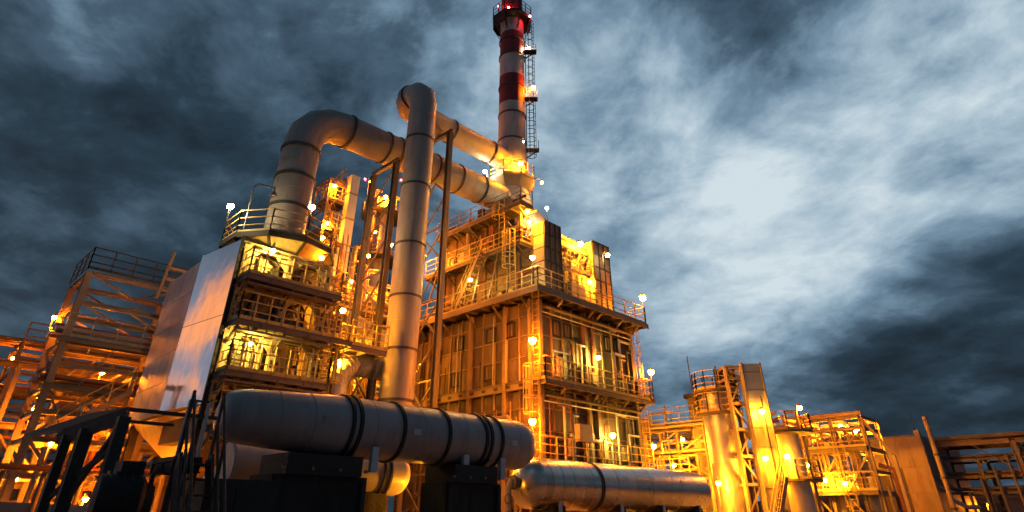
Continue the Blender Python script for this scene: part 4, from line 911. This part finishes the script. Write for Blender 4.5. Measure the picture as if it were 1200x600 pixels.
for s in (-1.25, 1.2): part('pipe', MB().path([(C2[0] + s * RGT[0], C2[1] + s * RGT[1], 0), (C2[0] + s * RGT[0], C2[1] + s * RGT[1], a.z - .3)], .1, 8), 'steel_pale', c2, True)
# ---- lit equipment frame
X3 = 48.0; ya, yb = 17.4, 13.4
ef = thing('equipment_frame', 'brightly lit open equipment frame with roof girders at the right', 'steel frame', (50, 15.5, 0))
steel_frame(ef, [X3, 51.5], [yb, 14.4, 15.4, 16.4, ya], [1.7, 3.0, 4.3, 5.6], 'steel_pale', .2, beam_h=.18)
steel_frame(ef, [X3, 51.5], [yb, 15.4, ya], [6.95, 7.65], 'steel_pale', .26, beam_h=.24)
for z in (5.8,): deck(ef, (X3 - .4, yb, z), (51.5, ya, z)); railing(ef, [(X3 - .35, yb, z), (X3 - .35, ya + .1, z)])
deck(ef, (X3 - .4, yb, 3.2), (51.5, ya, 3.2)); railing(ef, [(X3 - .35, yb, 3.2), (X3 - .35, ya, 3.2)])
for i in range(8):
    y = yb + .25 + i * .52; pipes(ef, [([(X3 + .2, y, 3.2), (X3 + .2, y, 6.2 + .3 * (i % 3)), (X3 + 1.5, y, 6.2 + .3 * (i % 3))], .09 + .03 * (i % 2))], 'steel_pale')
    part('valve', MB().ball((X3 + .2, y, 6.1 + .2 * (i % 2)), .2), 'steel_pale', ef, True)
for y, r_ in ((16.2, .75), (14.3, .55)): part('drum', MB().lathe((X3 + 1.2, y, 0), (0, 0, 1), [(.3, r_), (4.6, r_), (5.0, r_ * .7), (5.15, .1)], 28), 'column_clad', ef, True)
pipes(ef, [([(X3 - .2, yb - .2 + i * .25, 7.9), (X3 - .2, 18.4, 7.9 - .1 * i)], .14) for i in range(2)], 'steel_pale')
for y0 in (yb, 15.4): part('brace', MB().beam((X3, y0, .2), (X3, y0 + 2, 2.9), .12), 'steel_pale', ef); part('brace', MB().beam((X3, y0 + 2, 3.1), (X3, y0, 5.5), .12), 'steel_pale', ef); part('brace', MB().beam((X3 + .1, y0, 5.9), (X3 + .1, y0 + 2, 6.9), .1), 'steel_pale', ef)
part('prop', MB().beam((X3, yb, 7.6), (X3 + .3, yb - 1.3, 5.2), .2), 'steel_pale', ef); part('prop', MB().beam((X3 + .3, yb - 1.3, 0), (X3 + .3, yb - 1.3, 5.2), .22), 'steel_pale', ef)
pipes(ef, [([(X3 + .6, yb - 1.0, .3), (X3 + .6, yb - 1.0, 4.4), (X3 + .6, yb - .2, 4.7)], .13), ([(X3 + .2, yb - .5, .3), (X3 + .2, yb - .5, 3.4)], .1)], ['red_pipe', 'steel_pale'])
ladder(ef, (X3 - .5, 15.0), .2, 5.8, (-1, 0, 0))
re_ = random.Random(5)
for i in range(34):
    z = re_.choice((.1, 3.25, 3.25, 5.85, 5.85)); y = re_.uniform(yb, ya); x = re_.uniform(X3 - .3, X3 + 1.4); h_ = re_.uniform(.5, 1.9)
    if i % 4 == 0: part('cabinet', MB().box((x, y, z), (x + .4, y + .35, z + h_ * .6)), re_.choice(('cream', 'steel', 'cream_door')), ef)
    elif i % 4 == 1: part('valve', MB().path([(x, y, z), (x, y, z + h_ * .5), (x, y + .4, z + h_ * .5), (x, y + .4, z)], .09, 8), 'steel_pale', ef, True)
    else: part('pipe', MB().path([(x, y, z), (x, y, z + h_), (x, y + re_.uniform(.4, 1.4), z + h_)], re_.choice((.05, .08, .11)), 8), re_.choice(('steel_pale', 'column_clad', 'steel')), ef, True)
# background pipe bank joining columns
pb = thing('pipe_bank', 'bank of yellow-lit pipes behind the slab and short column', 'pipe rack', (50, 22, 0))
steel_frame(pb, [50.0, 53.0], [18.5, 20, 21.5, 23, 24.5, 26, 27.5], [3.4, 4.3, 5.2, 6.3, 7.4], 'steel_pale', .2, beam_h=.18)
for z in (3.7, 5.5, 7.75): pipes(pb, [([(50 + .5 * i, 17.9, z), (50 + .5 * i, 29, z)], .13 + .05 * (i % 3)) for i in range(6)], ['steel_pale', 'column_clad'])
for i in range(14): pipes(pb, [([(49.7, 18.3 + i * .65, .3), (49.7, 18.3 + i * .65, 3.3 + (i * 5 % 4)), (50.4, 18.3 + i * .65, 3.3 + (i * 5 % 4))], .08)], 'steel_pale')
for y0 in (18.5, 21.5, 24.5): part('brace', MB().beam((50, y0, 3.5), (50, y0 + 3, 5.1), .1), 'steel_pale', pb)
# ---- sheet metal shed
a = atD(1075, 504, 50); bx, by, bzt = a.x, a.y, a.z
sh = thing('sheet_metal_shed', 'box-shaped sheet metal shed at the right, its left side lit orange', 'shed', (bx + 4, by + 1.6, 0))
part('wall', MB().box((bx + .1, by + .1, 0), (bx + 13, by + 3.6, bzt - .45)), 'shed_dark', sh)
for k in range(4):
    z0, z1 = [(0, 1.6), (1.62, 3.3), (3.32, 5.0), (5.02, bzt - .35)][k]
    for j in range(4):
        y0 = by + .02 + j * .9
        if k < 3 and j >= 2: continue
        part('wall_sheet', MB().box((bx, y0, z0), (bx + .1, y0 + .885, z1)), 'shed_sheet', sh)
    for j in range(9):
        x0 = bx + .02 + j * 1.43; part('wall_sheet', MB().box((x0, by, z0), (x0 + 1.41, by + .1, z1)), 'shed_dark', sh)  # darker sheets than on the left wall: shade painted into the colour
for k in range(3): part('door_leaf', MB().box((bx + .03, by + 1.85, .05 + k * 1.65), (bx + .09, by + 3.58, 1.62 + k * 1.65)), 'door_dark', sh)
part('corner_pilaster', MB().box((bx - .06, by - .06, 0), (bx + .5, by + .3, bzt)), 'shed_sheet', sh)
part('roof_edge', MB().box((bx - .05, by + .31, bzt - .44), (bx + 13.1, by + 3.65, bzt - .3)), 'shed_dark', sh)
part('round_window', MB().band((bx - .03, by + 2.9, 5.3), (1, 0, 0), .35, .06, .1, 20), 'steel', sh)
part('aerial', MB().tube((bx + .2, by + .2, bzt), (bx + .2, by + .2, bzt + 1.2), .03, 6), 'dark_iron', sh)
a = atD(1083, 488, 47.5); vp = thing('vent_pipe', 'tall thin vent pipe standing in front of the shed', 'pipe', (a.x, a.y, 0))
part('shaft', MB().path([(a.x, a.y, .2), (a.x, a.y, a.z)], .17, 12), 'steel_pale', vp, True)
for z in (2.2, 4.1, 5.6): part('collar', MB().band((a.x, a.y, z), (0, 0, 1), .17, .14, .06, 14), 'flange', vp)
part('branch', MB().path([(a.x, a.y, 2.8), (a.x + .7, a.y - .7, 2.3), (a.x + 1.3, a.y - 1.3, 2.3)], .14, 10), 'duct_paint', vp, True)
# ---- far right rack
fr = thing('far_pipe_rack', 'dim reddish steel pipe rack at the right edge of the picture', 'pipe rack', (63, 7, 0))
steel_frame(fr, [62.0, 66.0], [2.0, 4.6, 7.2, 9.8, 12.4], [3.3, 4.4, 5.6], 'steel', .24, beam_h=.2)
steel_frame(fr, [62.0, 66.0], [2.0, 7.2, 12.4], [6.75], 'steel_pale', .36, beam_h=.36)
part('top_girder', MB().box((61.6, 1.5, 7.05), (66.4, 12.9, 7.3)), 'steel', fr)
for z in (3.6, 4.7, 5.85): pipes(fr, [([(62.2 + 1.2 * i, 1, z), (62.2 + 1.2 * i, 13, z)], .09 + .04 * (i % 2)) for i in range(3)], ['steel', 'red_pipe', 'dark_iron'])
for i in range(9): pipes(fr, [([(61.7, 2.6 + i * 1.05, .3), (61.7, 2.6 + i * 1.05, 3.4 + (i * 3 % 4) * .8)], .1)], ['steel', 'red_pipe'])
for y in (7.2, 2.0): part('brace', MB().beam((61.95, y, 4.5), (61.95, y + 2.6, 6.6), .1), 'steel', fr)

# ================================================================== NEAR LEFT: dark canopy, pump set, step platform
cn = thing('lean_to_canopy', 'dark lean-to canopy frame at the lower left in front of the open steel frame', 'canopy', (1, 12, 0))
A1 = atD(150, 481, 12.0); A2 = onY(258, 480, A1.y); S1 = atD(72, 507, 12.6)
dz = V((0, 0, .16)); bk = V((-.3, 1.6, 0))
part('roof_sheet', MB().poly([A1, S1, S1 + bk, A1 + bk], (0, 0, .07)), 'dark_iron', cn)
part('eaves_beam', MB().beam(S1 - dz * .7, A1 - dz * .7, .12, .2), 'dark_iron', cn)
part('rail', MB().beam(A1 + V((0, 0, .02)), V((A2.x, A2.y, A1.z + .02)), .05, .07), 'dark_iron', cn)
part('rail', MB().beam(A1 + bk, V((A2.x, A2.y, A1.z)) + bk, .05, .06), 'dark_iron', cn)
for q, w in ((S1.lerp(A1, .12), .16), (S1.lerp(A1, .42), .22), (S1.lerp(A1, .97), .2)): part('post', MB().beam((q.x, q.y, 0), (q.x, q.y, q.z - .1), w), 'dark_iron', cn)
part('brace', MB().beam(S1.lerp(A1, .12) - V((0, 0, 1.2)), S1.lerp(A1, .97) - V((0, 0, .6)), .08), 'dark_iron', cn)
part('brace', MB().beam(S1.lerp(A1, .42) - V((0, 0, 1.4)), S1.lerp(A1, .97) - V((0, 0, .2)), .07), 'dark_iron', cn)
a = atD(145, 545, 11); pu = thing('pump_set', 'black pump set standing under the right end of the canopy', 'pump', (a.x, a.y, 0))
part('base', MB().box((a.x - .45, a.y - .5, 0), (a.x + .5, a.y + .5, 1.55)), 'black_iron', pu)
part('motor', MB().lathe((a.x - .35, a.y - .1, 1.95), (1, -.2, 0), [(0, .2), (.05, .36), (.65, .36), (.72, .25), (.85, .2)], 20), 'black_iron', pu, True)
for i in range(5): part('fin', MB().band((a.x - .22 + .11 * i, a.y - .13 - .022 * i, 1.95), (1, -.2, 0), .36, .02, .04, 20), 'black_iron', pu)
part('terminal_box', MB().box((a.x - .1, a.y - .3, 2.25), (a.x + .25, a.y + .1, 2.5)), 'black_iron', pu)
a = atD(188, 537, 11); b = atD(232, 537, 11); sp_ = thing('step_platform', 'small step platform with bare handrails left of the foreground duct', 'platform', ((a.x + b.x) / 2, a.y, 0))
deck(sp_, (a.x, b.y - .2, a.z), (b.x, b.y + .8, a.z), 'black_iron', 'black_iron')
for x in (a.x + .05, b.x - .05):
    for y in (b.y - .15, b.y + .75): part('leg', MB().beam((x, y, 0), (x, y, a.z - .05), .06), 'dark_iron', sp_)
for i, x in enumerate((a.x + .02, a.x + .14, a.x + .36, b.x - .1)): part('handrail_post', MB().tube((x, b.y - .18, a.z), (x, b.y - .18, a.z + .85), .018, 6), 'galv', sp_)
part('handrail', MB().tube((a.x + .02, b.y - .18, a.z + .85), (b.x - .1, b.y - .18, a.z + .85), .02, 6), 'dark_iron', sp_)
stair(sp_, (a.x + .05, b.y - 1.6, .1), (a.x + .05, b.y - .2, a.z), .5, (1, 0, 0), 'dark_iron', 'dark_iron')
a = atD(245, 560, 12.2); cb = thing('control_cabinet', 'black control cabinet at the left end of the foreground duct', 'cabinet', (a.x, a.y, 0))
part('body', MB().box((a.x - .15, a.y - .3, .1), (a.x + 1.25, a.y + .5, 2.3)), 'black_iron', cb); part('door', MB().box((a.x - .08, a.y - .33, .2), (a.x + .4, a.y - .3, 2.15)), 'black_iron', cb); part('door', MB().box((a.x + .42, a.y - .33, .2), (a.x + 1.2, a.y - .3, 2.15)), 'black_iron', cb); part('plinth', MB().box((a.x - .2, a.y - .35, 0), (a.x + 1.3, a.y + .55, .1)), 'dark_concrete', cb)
lw = MB(); a = atD(-40, 586, 26); b = atD(130, 594, 26); lw.poly([(a.x, a.y, 0), (b.x, b.y, 0), (b.x, b.y, b.z), (a.x, a.y, a.z)], (.2, .25, 0))
solo('parapet_wall', lw, 'concrete', 'low concrete parapet along the lower left edge', 'wall')

# ================================================================== BACKGROUND
pm = thing('pipe_tangle', 'tangle of orange-lit pipes behind the open steel frame', 'pipework', (6, 41, 0))
rnd = random.Random(3)
for i in range(46):
    x = rnd.uniform(.5, 13); y = rnd.uniform(39.2, 43.5); z = rnd.uniform(.8, 8.2); r_ = rnd.choice((.07, .1, .14, .2)); m_ = rnd.choice(('steel', 'frame_steel', 'red_pipe', 'steel'))
    k_ = i % 3
    pts = [(x, y, .1), (x, y, z), (x + rnd.choice((-1, 1)) * rnd.uniform(.6, 2.5), y, z)] if k_ == 0 else ([(x, y, z), (x + rnd.uniform(2, 6), y, z)] if k_ == 1 else [(x, y, z), (x, y + 1.2, z), (x, y + 1.2, z + rnd.choice((-.7, .7)))])
    part('pipe', MB().path(pts, r_, 8), m_, pm, True)
for i in range(7): part('post', MB().ibeam((.8 + i * 2, 39.0, 0), (.8 + i * 2, 39.0, 8.3), .26, .22), 'steel', pm)
for z in (3.0, 5.5, 8.3): part('beam', MB().ibeam((.5, 39.0, z), (13.2, 39.0, z), .3, .2), 'frame_steel', pm)
for i in range(6): part('brace', MB().beam((.8 + i * 2, 39.05, .2 if i % 2 else 3), (2.8 + i * 2, 39.05, 3 if i % 2 else .2), .12), 'steel', pm); part('brace', MB().beam((.8 + i * 2, 39.05, 3.1 if i % 2 else 5.4), (2.8 + i * 2, 39.05, 5.4 if i % 2 else 3.1), .1), 'steel', pm)
def long_shed(name_label, x0, x1, y0, y1, h_, face):
    t = thing('long_shed', name_label, 'shed', ((x0 + x1) / 2, (y0 + y1) / 2, 0))
    part('wall', MB().box((x0, y0, 0), (x1, y1, h_)), 'shed_dark', t)
    part('roof', MB().add([(x0 - .3, y0 - .3, h_), (x1 + .3, y0 - .3, h_), (x1 + .3, y1 + .3, h_), (x0 - .3, y1 + .3, h_), (x0 - .3, (y0 + y1) / 2, h_ + 1.2), (x1 + .3, (y0 + y1) / 2, h_ + 1.2)], [(0, 1, 5, 4), (2, 3, 4, 5), (0, 4, 3), (1, 2, 5), (3, 2, 1, 0)]), 'shed_dark', t)
    n = int((x1 - x0) / 4) if face == 'y' else int((y1 - y0) / 4)
    for i in range(n):
        if face == 'y': part('door', MB().box((x0 + 1 + i * 4, y0 - .08, 0), (x0 + 3.4 + i * 4, y0, 3.0)), 'door_dark', t)
        else: part('door', MB().box((x0 - .08, y0 + 1 + i * 4, 0), (x0, y0 + 3.4 + i * 4, 3.0)), 'door_dark', t)
long_shed('long dark shed on the horizon behind the left pipework', -22, 26, 72, 84, 6.2, 'y')
long_shed('long dark shed on the horizon behind the right pipe racks', 88, 98, -20, 42, 3.4, 'x')

# ================================================================== LAMPS
Z = V((0, 0, 1))
def on_deck(p, h): return V((p.x, p.y, p.z - h))
p = onY(270, 242, 25.7); lamp(p, WHITE, 190, 'white lamp on the left rail post of the clad tower top', V((p.x, p.y, 12.6)))
p = onY(366, 243, 26.2); lamp(p, WHITE, 190, 'white lamp on the right rail post of the clad tower top', V((p.x, p.y, 12.6)))
p = onY(320, 294, 23.9); lamp(p, WARM, 190, 'warm lamp above the upper balcony of the clad tower', V((p.x, 24.2, p.z + .35)))
p = onY(293, 402, 23.9); lamp(p, WARM, 190, 'warm lamp above the lower balcony of the clad tower', V((p.x, 24.2, p.z + .35)))
p = onY(402, 364, 24.3); lamp(p, AMBER, 380, 'amber lamp on the footbridge right of the clad tower', V((p.x, p.y, 8.3)))
p = onY(397, 424, 24.6); lamp(p, AMBER, 420, 'amber lamp over the silver pipe bend', V((p.x, 25.0, p.z + .4)))
p = onY(377, 302, 24.6); lamp(p, ORANGE, 200, 'orange lamp at the upper right corner of the clad tower', V((p.x - .2, p.y + .3, p.z - .5)))
p = onY(378, 279, 27.0); lamp(p, ORANGE, 200, 'orange lamp beside the right edge of the tower top platform', V((p.x, p.y, 11.8)))
p = onY(392, 218, 35.2); lamp(p, ORANGE, 420, 'orange lamp at the head of the lattice stair tower', V((p.x, 35.5, p.z - .6)))
p = onY(383, 262, 35.2); lamp(p, AMBER, 320, 'amber lamp low on the lattice stair tower', V((p.x, 35.5, p.z - .6)))
p = onY(452, 231, 38.9); lamp(p, AMBER, 650, 'amber lamp on the process column head', V((p.x + .1, 39.1, p.z - .8)), .2)
p = onY(434, 213, 38.6); lamp(p, ORANGE, 380, 'orange lamp left of the process column head', V((p.x + .6, 39.2, p.z - .8)))
p = onY(428, 210, 39.4); lamp(p, RED, 14, 'red beacon left of the process column head', V((p.x + .5, 39.6, p.z - 1.2)), .13, 'beacon_lamp', 'beacon', 'red aircraft warning beacons')
p = onY(470, 211, 39.4); lamp(p, RED, 14, 'red beacon right of the process column head', V((p.x - .3, 39.6, p.z - 1.2)), .13, 'beacon_lamp', 'beacon', 'red aircraft warning beacons')
p = onY(458, 287, 30.9); lamp(p, ORANGE, 500, 'orange lamp between left trestle and upright duct, high up', V((p.x, 31.3, p.z - .6)))
p = onY(468, 268, 33.0); lamp(p, ORANGE, 260, 'small orange lamp above the pipe structure', V((p.x, 33.2, 13.8)))
p = onY(448, 345, 30.8); lamp(p, ORANGE, 420, 'orange lamp within the pipe structure at mid height', V((p.x, 31.2, p.z - .5)))
p = onY(443, 436, 28.5); lamp(p, AMBER, 520, 'amber lamp low in the gap left of the upright duct', V((p.x, 28.9, p.z + .4)))
p = onY(494, 428, 30.6); lamp(p, AMBER, 110, 'amber lamp behind the upright duct beside the furnace', V((p.x, 31.0, p.z + .4)))
p = onY(432, 300, 28.8); lamp(p, ORANGE, 300, 'orange lamp high on the riser bank', V((p.x, 29.2, p.z - .5)))
p = onY(412, 330, 28.3); lamp(p, ORANGE, 260, 'orange lamp on the riser bank above the footbridge', V((p.x, 28.6, p.z - .5)))
p = onY(448, 395, 28.2); lamp(p, AMBER, 260, 'amber lamp on the riser bank at footbridge height', V((p.x, 28.6, p.z - .5)))
# chimney
C0 = V((cx, cyy, 0)); F3 = V((FWD[0], FWD[1], 0)); R3 = V((RGT[0], RGT[1], 0))
def stackpos(x, y, d): return atD(x, y, 38.0 - d)
p = stackpos(610, 192, 1.6); lamp(p, AMBER, 700, 'strong amber lamp at the chimney just above the lower platform', V((p.x, p.y, 22.75)), .2)
p = stackpos(568, 201, 1.2); lamp(p, WHITE, 230, 'white lamp left of the chimney on the lower platform', V((p.x + .35, p.y + .1, 22.6)))
p = stackpos(641, 244, 2.5); lamp(p, WHITE, 260, 'white lamp on the front header box roof', V((p.x, p.y, 18.5)))
p = stackpos(618, 248, 5.0); lamp(p, AMBER, 260, 'upper amber lamp of the pair below the chimney foot', V((p.x + .2, p.y + .3, p.z - 1.2)), .17)
p = stackpos(620, 260, 5.5); lamp(p, AMBER, 220, 'lower amber lamp of the pair below the chimney foot', V((p.x + .2, p.y + .3, p.z - 1.0)))
p = stackpos(625, 103, .3); lamp(p, ORANGE, 900, 'strong orange lamp halfway up the chimney ladder', V((p.x - .25, p.y + .1, 30.45)), .2)
p = stackpos(620, 56, .2); lamp(p, WHITE, 240, 'white lamp high on the chimney ladder', V((p.x - .2, p.y + .1, 35.3)))
p = stackpos(613, 166, .6); lamp(p, WHITE, 60, 'small white lamp low on the chimney ladder', V((p.x - .1, p.y + .1, 25.6)), .1)
p = stackpos(635, 214, .3); lamp(p, AMBER, 160, 'small amber lamp right of the chimney lower platform', V((p.x - .5, p.y + .2, 22.7)))
for x, y, l in ((584, 8, 'left'), (621, 19, 'right')):
    p = stackpos(x, y, .9); lamp(p, RED, 60, f'red beacon on the {l} rim of the chimney basket', V((p.x, p.y, 38.6)), .12, 'beacon_lamp', 'beacon', 'red aircraft warning beacons')
p = stackpos(596, 9, 1.5); lamp(p, RED, 90, 'red beacon at the front of the chimney basket', V((p.x, p.y, 38.6)), .1, 'beacon_lamp', 'beacon', 'red aircraft warning beacons')
# furnace
def fl(x, y, Y, c, P, l, bz_=None, r=.16):
    p = onY(x, y, Y); lamp(p, c, P, l, V((p.x, p.y, bz_)) if bz_ is not None else V((p.x + .1, p.y + .45, p.z - .5)), r)
fl(624, 302, 20.0, WHITE, 170, 'white post lamp at the corner of the furnace top balcony', ZD)
p = onX(551, 328, 22.6); lamp(p, WARM, 170, 'warm post lamp on the left run of the furnace top balcony', V((p.x, p.y, ZD)))
fl(680, 286, 21.5, AMBER, 650, 'strong amber lamp between the two header boxes', None, .2)
fl(712, 299, 20.7, WHITE, 50, 'white lamp on the right header box')
fl(691, 330, 21.7, AMBER, 300, 'amber lamp at the foot of the right header box')
fl(753, 349, 20.0, ORANGE, 700, 'strong orange lamp at the right end of the furnace top balcony', ZD, .22)
p = onY(763, 436, 20.4); lamp(p, ORANGE, 700, 'strong orange lamp at the right end of the furnace middle balcony', V((p.x - .1, p.y, 7.8)), .22)
fl(624, 399, 19.9, ORANGE, 900, 'strong orange lamp at the left end of the furnace middle balcony', 7.6, .22)
fl(701, 419, 20.1, WARM, 260, 'warm post lamp midway along the furnace middle balcony', 7.6)
fl(624, 494, 19.9, ORANGE, 700, 'orange lamp at the left end of the furnace low walkway', 3.9, .18)
fl(718, 510, 20.2, WARM, 200, 'warm lamp midway along the furnace low walkway', 3.9)
p = onX(570, 300, 24.3); lamp(p, AMBER, 160, 'small amber lamp under the upper left walkway of the furnace', V((p.x + .4, p.y, p.z + .3)))
p = onX(522, 318, 24.4); lamp(p, WARM, 170, 'small warm lamp at the far end of the furnace side walkway', V((p.x + .4, p.y, p.z + .3)))
# right side
def rl(x, y, D, c, P, l, dz_=-1.2, r=.18, side=.35):
    p = atD(x, y, D); lamp(p, c, P, l, p + F3 * side + V((0, 0, dz_)), r)
rl(766, 523, 43.2, AMBER, 800, 'amber lamp on the pipe rack right of the furnace')
rl(823, 566, 37.5, AMBER, 700, 'amber lamp at the right end of the silver vessel')
rl(842, 566, 38.2, AMBER, 500, 'amber lamp at the foot of the round column', side=.2)
rl(790, 545, 43.2, ORANGE, 450, 'orange lamp inside the pipe rack', r=.14)
rl(893, 482, 37.2, AMBER, 420, 'amber lamp on the upper face of the slab column')
rl(897, 537, 37.2, AMBER, 480, 'amber lamp on the lower face of the slab column')
rl(937, 478, 41, ORANGE, 800, 'orange lamp above the short column head platform', -.7)
rl(922, 535, 40.3, AMBER, 700, 'amber lamp on the front of the short column')
rl(963, 506, 47, ORANGE, 600, 'orange lamp on the left of the equipment frame top', -.9)
rl(1004, 505, 46, AMBER, 900, 'bright amber lamp under the roof girders of the equipment frame', -.9)
rl(967, 563, 45, AMBER, 600, 'left of two amber lamps low on the equipment frame', -.7, side=.6)
rl(990, 566, 45, AMBER, 600, 'right of two amber lamps low on the equipment frame', -.7, side=.6)
rl(876, 556, 41, ORANGE, 500, 'orange lamp behind the slab column stairs')
rl(1028, 560, 47, ORANGE, 420, 'orange lamp lighting the left side of the shed', r=.12)
rl(1119, 579, 58, ORANGE, 500, 'orange lamp under the far right pipe rack', -1.4)
rl(1160, 592, 59, ORANGE, 420, 'dim orange lamp deep in the far right pipe rack', -.4, r=.12)
rl(985, 498, 47.5, AMBER, 600, 'added amber lamp under the middle roof girder of the equipment frame', -.7, r=.13)  # extra lamp, added to brighten the roof girders from below
rl(948, 545, 44.5, AMBER, 420, 'added amber lamp between short column and equipment frame', -.7, r=.13)  # extra lamp, added to brighten the platform and pipes here
rl(1016, 540, 46.5, AMBER, 420, 'added amber lamp on the right post of the equipment frame', -.7, r=.13)  # extra lamp, added as fill for this side of the frame
rl(800, 515, 42.5, AMBER, 420, 'added amber lamp high on the pipe rack', -.7, r=.12)  # extra lamp, added so that the rack is evenly bright
# left structures
def ll(x, y, Y, P, l, c=ORANGE, r=.14):
    p = onY(x, y, Y); lamp(p, c, P, l, V((p.x, p.y + .3, p.z - .9)), r)
ll(18, 562, 35.5, 500, 'lower left orange lamp behind the open steel frame', AMBER)
ll(100, 585, 37.6, 600, 'orange lamp near the ground behind the canopy')
ll(60, 520, 36, 520, 'orange lamp under the lowest deck of the open steel frame')
ll(120, 436, 35.4, 300, 'orange lamp below the pipe deck of the open steel frame')
ll(132, 500, 36.3, 160, 'orange lamp under the decks behind the right end of the canopy')
ll(15, 420, 47.5, 420, 'orange lamp on the far pipe gantry')
ll(112, 392, 36.6, 200, 'orange lamp over the pipe deck of the open steel frame')
ll(64, 372, 36.5, 120, 'orange lamp beside the left column of the open steel frame')
ll(150, 560, 30.0, 600, 'orange lamp low behind the pump set')
ll(503, 580, 15.6, 130, 'added amber lamp hidden behind the right duct pier', AMBER)  # unseen lamp, added to light the capped end of the lower duct
ll(640, 596, 17.6, 300, 'orange lamp under the silver vessel')
ll(40, 480, 38.2, 420, 'orange lamp among the pipe tangle at the left edge')
ll(130, 520, 38.2, 420, 'orange lamp among the pipe tangle beside the canopy')
# more small lamps scattered through the structures
for x, y, Y, c, P, l in ((432, 250, 38.8, ORANGE, 220, 'small orange lamp halfway up the process column'), (440, 272, 30.6, ORANGE, 180, 'small orange lamp between the two trestle legs'), (424, 405, 28.0, AMBER, 160, 'small amber lamp low on the riser bank'), (412, 250, 35.1, ORANGE, 200, 'small orange lamp on the pale riser duct'), (470, 320, 30.6, ORANGE, 200, 'small orange lamp hidden left of the upright duct'),
                         (500, 300, 31.0, ORANGE, 150, 'small orange lamp right of the upright duct')):
    p = onY(x, y, Y); lamp(p, c, P, l, V((p.x, p.y + .4, p.z - .5)), .11)
